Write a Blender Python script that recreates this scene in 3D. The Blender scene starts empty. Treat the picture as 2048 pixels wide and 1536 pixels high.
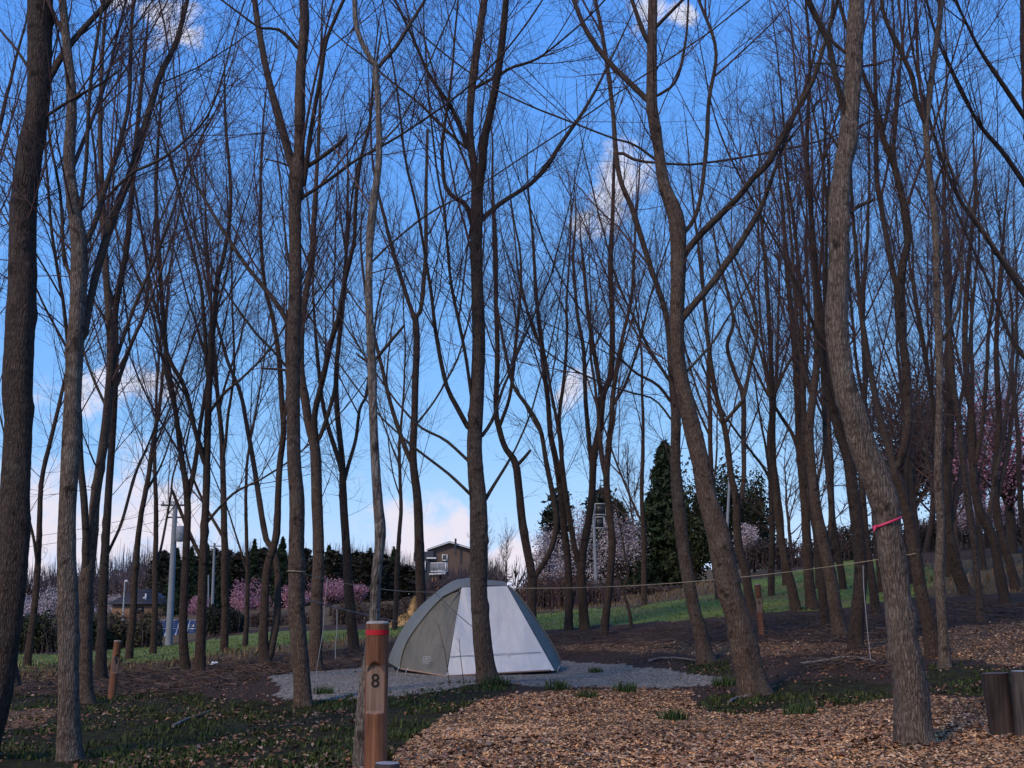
import bpy, math, numpy as np
from mathutils import Vector
R_ = math.radians
sc = bpy.context.scene
COL = sc.collection
# ------------------------------------------------------------------ camera
FPX, CX, CY, HOR, CAMZ = 2300.0, 1024.0, 768.0, 1230.0, 0.95
PITCH = math.atan((HOR - CY) / FPX)
cam = bpy.data.cameras.new('camera'); cam.sensor_width = 36.0; cam.lens = FPX / 2048 * 36
cam.clip_start = 0.05; cam.clip_end = 6000
co = bpy.data.objects.new('camera', cam); COL.objects.link(co)
co.location = (0, 0, CAMZ); co.rotation_euler = (math.pi / 2 + PITCH, 0, 0)
sc.camera = co
CP, SP = math.cos(PITCH), math.sin(PITCH)
# ------------------------------------------------------------------ world, sun, exposure
SUN_EL, SUN_AZ = 42.0, 217.0        # azimuth clockwise from +Y: veiled sun behind the camera, a little left
world = bpy.data.worlds.new('World'); sc.world = world; world.use_nodes = True
wt = world.node_tree; wt.nodes.clear(); CP_, SP_ = math.cos(PITCH), math.sin(PITCH)
def N(t, typ, **kw):
    n = t.nodes.new(typ)
    for k, v in kw.items(): setattr(n, k, v)
    return n
def build_world():
    L = wt.links.new
    sky = N(wt, 'ShaderNodeTexSky', sky_type='NISHITA'); sky.sun_disc = False
    sky.sun_elevation = R_(SUN_EL); sky.sun_rotation = R_(SUN_AZ)
    sky.altitude = 300; sky.air_density = 1.0; sky.dust_density = 0.5; sky.ozone_density = 3.0
    # the camera's response to the bright sky: each channel rolls off towards the horizon
    ss = N(wt, 'ShaderNodeSeparateColor'); L(sky.outputs[0], ss.inputs[0]); hsv = N(wt, 'ShaderNodeCombineColor')
    for ch, (pw, ga) in enumerate(((.95, 1.0), (.55, 2.35), (.12, 7.6))):
        p = N(wt, 'ShaderNodeMath', operation='POWER'); p.inputs[1].default_value = pw; L(ss.outputs[ch], p.inputs[0])
        q = N(wt, 'ShaderNodeMath', operation='MULTIPLY'); q.inputs[1].default_value = ga; L(p.outputs[0], q.inputs[0]); L(q.outputs[0], hsv.inputs[ch])
    tc = N(wt, 'ShaderNodeTexCoord')
    sep = N(wt, 'ShaderNodeSeparateXYZ'); L(tc.outputs['Generated'], sep.inputs[0])
    # scattered cumulus all round the sky: flattened noise, thicker towards the horizon
    mp = N(wt, 'ShaderNodeMapping'); mp.inputs['Scale'].default_value = (1, 1, 1.9); mp.inputs['Location'].default_value = (3.4, .2, 0.45)
    L(tc.outputs['Generated'], mp.inputs[0])
    n1 = N(wt, 'ShaderNodeTexNoise'); n1.inputs['Scale'].default_value = 4.2; n1.inputs['Detail'].default_value = 8; n1.inputs['Roughness'].default_value = 0.58
    L(mp.outputs[0], n1.inputs['Vector'])
    thr = N(wt, 'ShaderNodeMapRange'); thr.inputs['From Min'].default_value = 0.02; thr.inputs['From Max'].default_value = 0.26
    thr.inputs['To Min'].default_value = 0.53; thr.inputs['To Max'].default_value = 0.70
    L(sep.outputs[2], thr.inputs['Value'])
    # cumulus puffs standing where the photograph shows them
    acc = None
    wn = N(wt, 'ShaderNodeTexNoise'); wn.inputs['Scale'].default_value = 9; wn.inputs['Detail'].default_value = 5; L(tc.outputs['Generated'], wn.inputs['Vector'])
    w1 = N(wt, 'ShaderNodeVectorMath', operation='SUBTRACT'); L(wn.outputs['Color'], w1.inputs[0]); w1.inputs[1].default_value = (.5, .5, .5)
    w2 = N(wt, 'ShaderNodeVectorMath', operation='MULTIPLY_ADD'); L(w1.outputs[0], w2.inputs[0]); w2.inputs[1].default_value = (.16, .16, .10); L(tc.outputs['Generated'], w2.inputs[2])
    w3 = N(wt, 'ShaderNodeVectorMath', operation='NORMALIZE'); L(w2.outputs[0], w3.inputs[0])
    for bx, by, br in [(1235,355,75),(1252,420,65),(1195,440,55),(1255,10,80),(1330,-10,60),(262,30,52),(345,95,50),(370,120,36),(255,795,75),(195,785,55),(1205,780,60),(70,1060,190),(190,1020,150),(275,1030,110),(20,1120,150),(330,1095,110),(800,1085,120),(845,1060,90),(1010,1110,80)]:
        v_ = CY - by; d = Vector((bx - CX, FPX * CP_ - v_ * SP_, FPX * SP_ + v_ * CP_)).normalized()
        dt = N(wt, 'ShaderNodeVectorMath', operation='DOT_PRODUCT'); dt.inputs[1].default_value = d; L(w3.outputs[0], dt.inputs[0])
        mr = N(wt, 'ShaderNodeMapRange'); mr.inputs['From Min'].default_value = math.cos(br / FPX); mr.inputs['From Max'].default_value = 1.0; L(dt.outputs['Value'], mr.inputs['Value'])
        if acc is None: acc = mr.outputs[0]
        else:
            mx_ = N(wt, 'ShaderNodeMath', operation='MAXIMUM'); L(acc, mx_.inputs[0]); L(mr.outputs[0], mx_.inputs[1]); acc = mx_.outputs[0]
    n9 = N(wt, 'ShaderNodeTexNoise'); n9.inputs['Scale'].default_value = 30; n9.inputs['Detail'].default_value = 7; n9.inputs['Roughness'].default_value = .6; L(tc.outputs['Generated'], n9.inputs['Vector'])
    pf = N(wt, 'ShaderNodeMath', operation='MULTIPLY_ADD'); L(acc, pf.inputs[0]); pf.inputs[1].default_value = .46; L(n9.outputs[0], pf.inputs[2])
    pr = N(wt, 'ShaderNodeMapRange', interpolation_type='SMOOTHSTEP'); pr.inputs['From Min'].default_value = .62; pr.inputs['From Max'].default_value = 1.0; pr.inputs['To Max'].default_value = .85; L(pf.outputs[0], pr.inputs['Value'])
    sub = N(wt, 'ShaderNodeMath', operation='SUBTRACT'); L(n1.outputs[0], sub.inputs[0]); L(thr.outputs[0], sub.inputs[1])
    cr = N(wt, 'ShaderNodeMapRange', interpolation_type='SMOOTHSTEP'); cr.inputs['From Max'].default_value = 0.11
    cr.inputs['To Max'].default_value = 0.8
    L(sub.outputs[0], cr.inputs['Value'])
    tint = N(wt, 'ShaderNodeMapRange'); tint.inputs['From Min'].default_value = 0.02; tint.inputs['From Max'].default_value = 0.25
    L(sep.outputs[2], tint.inputs['Value'])
    cc = N(wt, 'ShaderNodeMix', data_type='RGBA'); L(tint.outputs[0], cc.inputs['Factor'])
    cc.inputs['A'].default_value = (8.4, 7.3, 7.8, 1); cc.inputs['B'].default_value = (7.6, 7.6, 8.6, 1)
    mix = N(wt, 'ShaderNodeMix', data_type='RGBA')
    cm = N(wt, 'ShaderNodeMath', operation='MAXIMUM'); L(cr.outputs[0], cm.inputs[0]); L(pr.outputs[0], cm.inputs[1])
    L(cm.outputs[0], mix.inputs['Factor']); L(hsv.outputs[0], mix.inputs['A']); L(cc.outputs['Result'], mix.inputs['B'])
    bg = N(wt, 'ShaderNodeBackground'); bg.inputs['Strength'].default_value = 0.073
    L(mix.outputs['Result'], bg.inputs['Color'])
    out = N(wt, 'ShaderNodeOutputWorld'); L(bg.outputs[0], out.inputs[0])
build_world()
sl = bpy.data.lights.new('sun', 'SUN'); sl.energy = 1.5; sl.angle = R_(10); sl.color = (1.0, 0.77, 0.55)
so = bpy.data.objects.new('sun', sl); COL.objects.link(so); so.location = (-20, -40, 30)
sd = Vector((math.sin(R_(SUN_AZ)) * math.cos(R_(SUN_EL)), math.cos(R_(SUN_AZ)) * math.cos(R_(SUN_EL)), math.sin(R_(SUN_EL))))
so.rotation_euler = sd.to_track_quat('Z', 'Y').to_euler()
vs = sc.view_settings; vs.view_transform = 'Standard'; vs.look = 'None'; vs.gamma = 1; vs.use_curve_mapping = False; vs.exposure = 0.6

# ------------------------------------------------------------------ pixel <-> world
def W(x, y, Y):
    """world point seen at photograph pixel (x, y) at depth Y metres in front of the camera"""
    v = CY - np.asarray(y, float); x = np.asarray(x, float)
    dy = FPX * CP - v * SP; dz = FPX * SP + v * CP
    return np.stack([(x - CX) / dy * Y, np.zeros_like(x) + Y, CAMZ + dz / dy * Y], -1)
def PIX(P):
    P = np.asarray(P, float); X, Y, Z = P[..., 0], P[..., 1], P[..., 2] - CAMZ
    d = np.maximum(Y * CP + Z * SP, 0.05); u = -Y * SP + Z * CP
    return CX + FPX * X / d, CY - FPX * u / d
# ------------------------------------------------------------------ terrain: smooth surface through the feet of the things seen
CTRL = [(755,1573,6.1),(138,1518,9),(1830,1492,7.5),(607,1412,13),(630,1394,13.6),(1100,1374,14),(1450,1360,14.8),(1130,1326,19.5),
 (1260,1336,17.5),(560,1346,17),(975,1368,14.6),(1507,1395,12.5),(1410,1325,17),(237,1395,16),(172,1408,14.5),(200,1356,20),(23,1377,18),
 (385,1345,21),(530,1328,21),(630,1342,19),(707,1304,24),(1062,1272,24),(1136,1258,25),(1209,1269,24),(1520,1270,19),(1503,1228,24),(1607,1220,25),
 (1679,1275,18),(1650,1258,20),(1712,1300,15.5),(1751,1227,22),(1868,1314,14),(1890,1335,12.5),(1932,1188,26),(1962,1244,19),(2012,1209,23),(2032,1181,27),
 (2048,1246,18),(2005,1470,7.9),(1150,1216,40),(1300,1196,45),(1500,1150,45),(1700,1130,45),(2040,1100,45),(60,1308,45),(200,1300,46),(340,1290,60),
 (440,1270,60),(520,1260,60),(660,1258,55),(800,1255,50),(900,1236,45),(880,1192,190),(250,1238,120),(60,1248,150),(600,1218,110),(1100,1192,100),
 (1300,1178,90),(1600,1125,90),(2040,1080,90),(60,1205,330),(500,1196,330),(1024,1188,330),(1500,1130,330),(2040,1070,330)]
CW = [ (W(x, y, Y)[0], Y, W(x, y, Y)[2]) for x, y, Y in CTRL ]
CW += [(-3,1,-.06),(0,1,.02),(3,1,.08),(-4,4,-.08),(0,4,.03),(3,4,.10),(-9,9,-.3),(8,9,.6),(-14,20,-.7),(16,18,1.6),(-28,40,-1.2),(34,40,4.2),(-90,110,-1),(90,110,12),(-260,330,8),(260,330,40)]
CW = np.array(CW)
def uv(X, Y):
    Y = np.clip(Y, 1, 420); return np.clip(X / (Y + 6), -1.0, 1.0) * 3.0, np.log(Y + 3)
_cu, _cv = uv(CW[:, 0], CW[:, 1])
def _ker(r2): return np.where(r2 > 1e-12, r2 * np.log(np.maximum(r2, 1e-12)), 0)
def _solve():
    n = len(CW); A = np.zeros((n + 3, n + 3))
    A[:n, :n] = _ker((_cu[:, None] - _cu) ** 2 + (_cv[:, None] - _cv) ** 2) + np.eye(n) * 2e-4
    A[:n, n:] = np.stack([np.ones(n), _cu, _cv], 1); A[n:, :n] = A[:n, n:].T
    return np.linalg.solve(A, np.concatenate([CW[:, 2], np.zeros(3)]))
_w = _solve()
def ground(X, Y):
    X = np.asarray(X, float); Y = np.asarray(Y, float); sh = np.broadcast(X, Y).shape
    X = np.broadcast_to(X, sh).ravel(); Y = np.broadcast_to(Y, sh).ravel()
    out = np.empty(X.shape)
    for a in range(0, len(X), 20000):
        u, v = uv(X[a:a + 20000], Y[a:a + 20000])
        r2 = (u[:, None] - _cu) ** 2 + (v[:, None] - _cv) ** 2
        out[a:a + 20000] = _ker(r2) @ _w[:-3] + _w[-3] + _w[-2] * u + _w[-1] * v
    return out.reshape(sh)
def on_ground(x, Y):
    p = W(x, HOR, Y); p[2] = float(ground(p[0], Y)); return p

# ------------------------------------------------------------------ mesh helpers
def mesh_np(name, V, Q=None, T=None, mat=None, smooth=False, col=None):
    me = bpy.data.meshes.new(name); V = np.asarray(V, np.float32)
    me.vertices.add(len(V)); me.vertices.foreach_set('co', V.ravel())
    Q = np.zeros((0, 4), np.int32) if Q is None else np.asarray(Q, np.int32).reshape(-1, 4)
    T = np.zeros((0, 3), np.int32) if T is None else np.asarray(T, np.int32).reshape(-1, 3)
    idx = np.concatenate([Q.ravel(), T.ravel()])
    me.loops.add(len(idx)); me.loops.foreach_set('vertex_index', idx)
    tot = np.concatenate([np.full(len(Q), 4), np.full(len(T), 3)]).astype(np.int32)
    st = np.concatenate([[0], np.cumsum(tot)[:-1]]).astype(np.int32) if len(tot) else tot
    me.polygons.add(len(tot)); me.polygons.foreach_set('loop_start', st); me.polygons.foreach_set('loop_total', tot)
    if smooth: me.polygons.foreach_set('use_smooth', np.ones(len(tot), bool))
    if col is not None:
        a = me.color_attributes.new('tone', 'FLOAT_COLOR', 'POINT'); c = np.ones((len(V), 4), np.float32); c[:, :col.shape[1]] = col
        a.data.foreach_set('color', c.ravel())
    if mat: me.materials.append(mat)
    me.update(calc_edges=True)
    return me
def obj(name, me, parent=None, loc=None):
    o = bpy.data.objects.new(name, me); COL.objects.link(o)
    if parent is not None: o.parent = parent
    if loc is not None: o.location = loc
    return o
def tag(o, label=None, cat=None, group=None, kind=None):
    if label: o['label'] = label
    if cat: o['category'] = cat
    if group: o['group'] = group
    if kind: o['kind'] = kind
    return o
def thing(name, loc, label, cat, group=None, rz=0):
    o = bpy.data.objects.new(name, None); COL.objects.link(o); o.location = loc; o.rotation_euler = (0, 0, rz); o.empty_display_size = .2
    return tag(o, label, cat, group)
def copy_tree(o, parent=None):
    c = o.copy(); COL.objects.link(c); c.parent = parent
    for ch in list(o.children): copy_tree(ch, c)
    return c
class MB:
    def __init__(s): s.V = []; s.Q = []; s.T = []; s.n = 0
    def add(s, V, Q=None, T=None):
        V = np.asarray(V, float).reshape(-1, 3)
        if Q is not None and len(Q): s.Q.append(np.asarray(Q).reshape(-1, 4) + s.n)
        if T is not None and len(T): s.T.append(np.asarray(T).reshape(-1, 3) + s.n)
        s.V.append(V); s.n += len(V)
    def box(s, c, d, M=None):
        c = np.asarray(c, float); d = np.asarray(d, float) / 2
        v = np.array([[x, y, z] for x in (-1, 1) for y in (-1, 1) for z in (-1, 1)]) * d
        if M is not None: v = v @ np.asarray(M).T
        s.add(v + c, [(0, 1, 3, 2), (4, 6, 7, 5), (0, 4, 5, 1), (2, 3, 7, 6), (0, 2, 6, 4), (1, 5, 7, 3)])
    def tube(s, P, R, S=8, cap=True):
        P = np.asarray(P, float); R = np.broadcast_to(np.asarray(R, float), (len(P),))
        V, Q = tubes(P[None], R[None], S); s.add(V, Q)
        if cap:
            k = len(P)
            for ring, flip in ((0, 1), (k - 1, 0)):
                ids = [ring * S + i for i in range(S)]; c = len(V)
                s.add(np.concatenate([V[ids], P[ring][None]]), T=[((i, (i + 1) % S, S) if not flip else ((i + 1) % S, i, S)) for i in range(S)])
    def mesh(s, name, mat, smooth=False):
        return mesh_np(name, np.concatenate(s.V), np.concatenate(s.Q) if s.Q else None, np.concatenate(s.T) if s.T else None, mat, smooth)
def nrm(a): return a / np.maximum(np.linalg.norm(a, axis=-1, keepdims=True), 1e-9)
REF = nrm(np.array([0.913, 0.405, 0.03]))
def tubes(P, R, S, rad=None):
    """P (N,K,3), R (N,K) -> verts, quads"""
    n, k, _ = P.shape
    t = nrm(np.gradient(P, axis=1)); a = nrm(np.cross(t, REF)); b = np.cross(t, a)
    th = np.arange(S) / S * 2 * math.pi
    rr = R[:, :, None] if rad is None else R[:, :, None] * rad
    V = P[:, :, None] + (rr * np.cos(th))[..., None] * a[:, :, None] + (rr * np.sin(th))[..., None] * b[:, :, None]
    base = (np.arange(n) * k * S)[:, None, None] + (np.arange(k - 1) * S)[None, :, None]
    i = np.arange(S)[None, None]; j = (np.arange(S) + 1) % S
    Q = np.stack([base + i, base + j, base + S + j, base + S + i], -1).reshape(-1, 4)
    return V.reshape(-1, 3), Q

# ------------------------------------------------------------------ materials
def mat(name):
    m = bpy.data.materials.new(name); m.use_nodes = True; t = m.node_tree
    b = t.nodes['Principled BSDF']; b.inputs['Specular IOR Level'].default_value = 0.25; b.inputs['Roughness'].default_value = 0.85
    return m, t, b
def ramp(t, stops):
    r = N(t, 'ShaderNodeValToRGB'); e = r.color_ramp.elements
    while len(e) < len(stops): e.new(0.5)
    for q, (p, c) in zip(e, stops): q.position = p; q.color = (*c, 1)
    return r
def noise(t, vec, scale, detail=4, rough=.55):
    n = N(t, 'ShaderNodeTexNoise'); n.inputs['Scale'].default_value = scale; n.inputs['Detail'].default_value = detail; n.inputs['Roughness'].default_value = rough
    if vec is not None: t.links.new(vec, n.inputs['Vector'])
    return n
def mapped(t, scale, rot=(0, 0, 0)):
    tc = N(t, 'ShaderNodeTexCoord'); m = N(t, 'ShaderNodeMapping'); m.inputs['Scale'].default_value = scale; m.inputs['Rotation'].default_value = rot
    t.links.new(tc.outputs['Object'], m.inputs[0]); return m.outputs[0]
def bump(t, b, h, dist, strength=1.0):
    bp = N(t, 'ShaderNodeBump'); bp.inputs['Distance'].default_value = dist; bp.inputs['Strength'].default_value = strength
    t.links.new(h, bp.inputs['Height']); t.links.new(bp.outputs[0], b.inputs['Normal']); return bp
def bark(name, dark, mid, light, lichen=(.2, .2, .17), rough_scale=1.0):
    """fissured bark: stretched cracks, fine flakes, darker scars and paler lichen"""
    m, t, b = mat(name); L = t.links.new; q = rough_scale
    wv = noise(t, mapped(t, (7, 7, 3)), 1.0, 3, .5)
    base = mapped(t, (62 * q, 62 * q, 12 * q)); off = N(t, 'ShaderNodeMix', data_type='VECTOR'); off.inputs['Factor'].default_value = .06; L(base, off.inputs['A']); sc3 = N(t, 'ShaderNodeVectorMath', operation='SCALE'); L(wv.outputs['Color'], sc3.inputs[0]); sc3.inputs['Scale'].default_value = 70; L(sc3.outputs[0], off.inputs['B'])
    vo = N(t, 'ShaderNodeTexVoronoi', feature='DISTANCE_TO_EDGE'); vo.inputs['Scale'].default_value = 1.0; L(off.outputs['Result'], vo.inputs['Vector'])
    n1 = noise(t, mapped(t, (75 * q, 75 * q, 22 * q)), 1.0, 5, .7); n2 = noise(t, mapped(t, (4.5, 4.5, 2.6)), 1.0, 5, .62); n3 = noise(t, mapped(t, (7, 7, 26)), 1.0, 4, .6); n4 = noise(t, mapped(t, (9, 9, 7)), 1.0, 2, .5)
    r = ramp(t, [(.28, dark), (.48, mid), (.70, light)]); L(n1.outputs[0], r.inputs[0])
    mx = N(t, 'ShaderNodeMix', data_type='RGBA'); L(r.outputs[0], mx.inputs['A']); mx.inputs['B'].default_value = (*lichen, 1)
    mr = N(t, 'ShaderNodeMapRange', interpolation_type='SMOOTHSTEP'); mr.inputs['From Min'].default_value = .5; mr.inputs['From Max'].default_value = .72; mr.inputs['To Max'].default_value = .6
    L(n2.outputs[0], mr.inputs['Value']); L(mr.outputs[0], mx.inputs['Factor'])
    cur = mx.outputs['Result']
    for src, stops, fac in ((vo.outputs[0], [(.02, (.34, .31, .29)), (.2, (1, 1, 1))], .62), (n3.outputs[0], [(.36, (.42, .38, .36)), (.5, (1, 1, 1))], .45), (n4.outputs[0], [(.30, (.2, .17, .15)), (.40, (1, 1, 1))], .85)):
        mu = N(t, 'ShaderNodeMix', data_type='RGBA', blend_type='MULTIPLY'); mu.inputs['Factor'].default_value = fac
        rr = ramp(t, stops); L(src, rr.inputs[0]); L(cur, mu.inputs['A']); L(rr.outputs[0], mu.inputs['B']); cur = mu.outputs['Result']
    L(cur, b.inputs['Base Color'])
    mn = N(t, 'ShaderNodeMath', operation='MINIMUM'); L(vo.outputs[0], mn.inputs[0]); mn.inputs[1].default_value = .25
    a1 = N(t, 'ShaderNodeMath', operation='MULTIPLY_ADD'); L(mn.outputs[0], a1.inputs[0]); a1.inputs[1].default_value = 2.2; L(n1.outputs[0], a1.inputs[2])
    bump(t, b, a1.outputs[0], .010, 1.0)
    return m
def flat(name, c, rough=.8, var=.18, scale=6.0, bumpd=0.0, spec=.25, metal=0):
    m, t, b = mat(name); n = noise(t, mapped(t, (scale,) * 3), 1.0, 5)
    c = np.array(c); r = ramp(t, [(.3, tuple(c * (1 - var))), (.7, tuple(np.minimum(c * (1 + var), 1)))])
    t.links.new(n.outputs[0], r.inputs[0]); t.links.new(r.outputs[0], b.inputs['Base Color'])
    b.inputs['Roughness'].default_value = rough; b.inputs['Specular IOR Level'].default_value = spec; b.inputs['Metallic'].default_value = metal
    if bumpd: bump(t, b, n.outputs[0], bumpd)
    return m
def tone_mat(name, rough=.8, trans=0.0):
    m, t, b = mat(name); a = N(t, 'ShaderNodeVertexColor', layer_name='tone')
    n = noise(t, mapped(t, (40, 40, 40)), 1.0, 2)
    mu = N(t, 'ShaderNodeMix', data_type='RGBA', blend_type='MULTIPLY'); mu.inputs['Factor'].default_value = .5
    r = ramp(t, [(.3, (.6, .6, .6)), (.65, (1, 1, 1))]); t.links.new(n.outputs[0], r.inputs[0])
    t.links.new(a.outputs[0], mu.inputs['A']); t.links.new(r.outputs[0], mu.inputs['B']); t.links.new(mu.outputs['Result'], b.inputs['Base Color'])
    b.inputs['Roughness'].default_value = rough
    return m
M_BARK = bark('bark_brown', (.045, .029, .021), (.105, .070, .050), (.21, .148, .108), (.17, .14, .105))
M_BARK2 = bark('bark_grey', (.055, .041, .031), (.135, .10, .076), (.28, .215, .165), (.25, .21, .165))
M_PALE = bark('bark_pale', (.06, .048, .039), (.16, .13, .105), (.29, .25, .21), (.30, .265, .225), .8)
M_BARKD = bark('bark_dark', (.028, .018, .013), (.065, .043, .032), (.13, .09, .066), (.11, .092, .07))
M_LIMB = bark('bark_limb', (.035, .024, .018), (.085, .059, .044), (.17, .122, .09), (.12, .10, .075), rough_scale=1.6)
M_TWIG = flat('twig', (.082, .046, .038), .8, .4, 3)
M_TWIGF = flat('twig_far', (.085, .06, .062), .85, .3, 1)
M_TONE = tone_mat('chip_tone'); M_LEAF = tone_mat('leaf_tone', .75)

# ------------------------------------------------------------------ ground sheet with zones
rng = np.random.default_rng(7)
def lattice(seed, n=64):
    g = np.random.default_rng(seed).random((n, n))
    def f(x, y):
        x = np.asarray(x) % n; y = np.asarray(y) % n; i = np.floor(x).astype(int); j = np.floor(y).astype(int); a = x - i; b_ = y - j
        a = a * a * (3 - 2 * a); b_ = b_ * b_ * (3 - 2 * b_); i1 = (i + 1) % n; j1 = (j + 1) % n; i %= n; j %= n
        return (g[i, j] * (1 - a) + g[i1, j] * a) * (1 - b_) + (g[i, j1] * (1 - a) + g[i1, j1] * a) * b_
    return f
NA, NB = lattice(1), lattice(2)
def fbm(f, x, y, o=4):
    s = 0; a = .5; tot = 0
    for k in range(o): s = s + a * f(x * 2 ** k + 13 * k, y * 2 ** k + 7 * k); tot += a; a *= .55
    return s / tot - .5
def inpoly(x, y, P):
    r = np.zeros(x.shape, bool); n = len(P)
    for i in range(n):
        x1, y1 = P[i]; x2, y2 = P[i - 1]
        c = (y1 > y) != (y2 > y)
        r ^= c & (x < (x2 - x1) * (y - y1) / ((y2 - y1) if y2 != y1 else 1e-9) + x1)
    return r
Z_GRAVEL = [[(535,1350),(620,1341),(800,1336),(1000,1326),(1130,1323),(1250,1330),(1380,1345),(1452,1357),(1445,1368),(1330,1377),(1200,1374),(1060,1374),(1010,1364),(960,1368),(850,1385),(720,1399),(600,1399),(548,1393),(562,1372)]]
Z_CHIPS = [[(770,1800),(780,1536),(805,1480),(880,1442),(960,1402),(1040,1387),(1100,1385),(1250,1375),(1370,1384),(1400,1422),(1480,1432),(1560,1424),(1640,1422),(1740,1404),(1790,1398),(1870,1392),(1960,1402),(2048,1392),(2400,1380),(2400,1800)],
 [(1120,1290),(1300,1285),(1480,1288),(1760,1282),(1900,1255),(2048,1238),(2400,1215),(2400,1322),(2048,1330),(1960,1325),(1900,1318),(1760,1310),(1560,1308),(1400,1312),(1250,1305),(1120,1302)],
 [(-400,1436),(0,1424),(112,1418),(112,1440),(60,1455),(-400,1480)]]
Z_LAWN = [[(-900,1312),(100,1309),(340,1292),(520,1263),(760,1259),(900,1242),(1130,1222),(1250,1214),(1420,1192),(1500,1160),(1700,1120),(1800,1120),(1900,1150),(1830,1195),(1640,1222),(1500,1226),(1420,1235),(1300,1246),(1130,1256),(1060,1262),(780,1274),(560,1292),(420,1312),(300,1326),(60,1345),(-900,1365)]]
Z_WEED = [[(-500,1404),(120,1388),(330,1378),(420,1392),(540,1400),(620,1408),(900,1368),(1010,1360),(1045,1374),(960,1402),(880,1442),(805,1480),(780,1540),(770,1800),(-500,1800)],
 [(1385,1398),(1470,1378),(1560,1362),(1700,1358),(1785,1366),(1790,1396),(1640,1420),(1480,1432),(1400,1424)],
 [(1850,1330),(2048,1333),(2400,1325),(2400,1382),(1960,1397),(1860,1384)], [(1350,1318),(1460,1320),(1460,1352),(1380,1345)]]
Z_DRY = [[(1060,1225),(1250,1212),(1420,1192),(1480,1165),(1480,1140),(1300,1165),(1060,1180)], [(1800,1130),(2300,1090),(2300,1170),(1830,1195)], [(-500,1345),(300,1322),(560,1290),(760,1272),(1060,1260),(1050,1275),(760,1292),(560,1310),(420,1330),(100,1362),(-500,1375)]]
def zone(polys, P, amp=1.0):
    x, y = PIX(P); jx = fbm(NA, P[..., 0] * 1.3 + 20, P[..., 1] * 1.3 + 20) * 60 * amp; jy = fbm(NB, P[..., 0] * 1.7 + 30, P[..., 1] * 1.7 + 30) * 26 * amp
    r = np.zeros(x.shape, bool)
    for p in polys: r |= inpoly(x + jx, y + jy, p)
    return r & (P[..., 1] > 1.0)
M_GROUND = None
def ground_material():
    m, t, b = mat('ground'); L = t.links.new
    za = N(t, 'ShaderNodeVertexColor', layer_name='tone'); sp = N(t, 'ShaderNodeSeparateColor'); L(za.outputs[0], sp.inputs[0])
    zb = N(t, 'ShaderNodeVertexColor', layer_name='tone2'); sp2 = N(t, 'ShaderNodeSeparateColor'); L(zb.outputs[0], sp2.inputs[0])
    co_ = mapped(t, (1, 1, 1))
    nz = noise(t, co_, 9, 4, .6); nl = noise(t, co_, .55, 5, .6); nf = noise(t, co_, 60, 3, .7)
    litter = ramp(t, [(.3, (.016, .010, .007)), (.47, (.045, .027, .019)), (.62, (.10, .06, .042)), (.75, (.19, .125, .09))]); L(nf.outputs[0], litter.inputs[0])
    vor = N(t, 'ShaderNodeTexVoronoi'); vor.inputs['Scale'].default_value = 34; L(co_, vor.inputs['Vector'])
    chips = ramp(t, [(0, (.04, .02, .011)), (.3, (.10, .052, .026)), (.55, (.20, .11, .055)), (.8, (.12, .075, .05)), (1, (.30, .20, .12))])
    hs = N(t, 'ShaderNodeSeparateColor'); L(vor.outputs['Color'], hs.inputs[0]); L(hs.outputs[0], chips.inputs[0])
    vg = N(t, 'ShaderNodeTexVoronoi'); vg.inputs['Scale'].default_value = 48; L(co_, vg.inputs['Vector'])
    gs = N(t, 'ShaderNodeSeparateColor'); L(vg.outputs['Color'], gs.inputs[0])
    grav = ramp(t, [(0, (.06, .053, .044)), (.35, (.165, .147, .122)), (.75, (.28, .245, .20)), (1, (.50, .45, .38))]); L(gs.outputs[1], grav.inputs[0])
    lawn = ramp(t, [(.34, (.20, .15, .07)), (.44, (.15, .17, .05)), (.6, (.16, .23, .05)), (.75, (.22, .25, .075))]); L(nl.outputs[0], lawn.inputs[0])
    lm = N(t, 'ShaderNodeMix', data_type='RGBA', blend_type='MULTIPLY'); lm.inputs['Factor'].default_value = .7
    lr = ramp(t, [(.3, (.45, .45, .45)), (.65, (1.1, 1.1, 1.1))]); L(nf.outputs[0], lr.inputs[0]); L(lawn.outputs[0], lm.inputs['A']); L(lr.outputs[0], lm.inputs['B'])
    weed = ramp(t, [(.34, (.020, .013, .008)), (.5, (.030, .026, .010)), (.7, (.05, .055, .015))]); L(nz.outputs[0], weed.inputs[0])
    dry = ramp(t, [(.35, (.075, .045, .026)), (.5, (.13, .085, .045)), (.65, (.10, .09, .035)), (.8, (.15, .11, .06))]); L(nz.outputs[0], dry.inputs[0])
    cur = litter.outputs[0]
    def over(fac, colr):
        nonlocal cur
        # ragged edge: add noise to the mask before thresholding it
        ma = N(t, 'ShaderNodeMath', operation='MULTIPLY_ADD'); L(nz.outputs[0], ma.inputs[0]); ma.inputs[1].default_value = .9; L(fac, ma.inputs[2])
        mr = N(t, 'ShaderNodeMapRange', interpolation_type='SMOOTHSTEP'); mr.inputs['From Min'].default_value = .82; mr.inputs['From Max'].default_value = 1.08; L(ma.outputs[0], mr.inputs['Value'])
        mx = N(t, 'ShaderNodeMix', data_type='RGBA'); L(mr.outputs[0], mx.inputs['Factor']); L(cur, mx.inputs['A']); L(colr, mx.inputs['B']); cur = mx.outputs['Result']
    over(sp2.outputs[1], dry.outputs[0]); over(sp.outputs[2], lm.outputs['Result']); over(sp2.outputs[0], weed.outputs[0]); over(sp.outputs[1], grav.outputs[0]); over(sp.outputs[0], chips.outputs[0])
    L(cur, b.inputs['Base Color']); b.inputs['Roughness'].default_value = .95; b.inputs['Specular IOR Level'].default_value = .1
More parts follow.
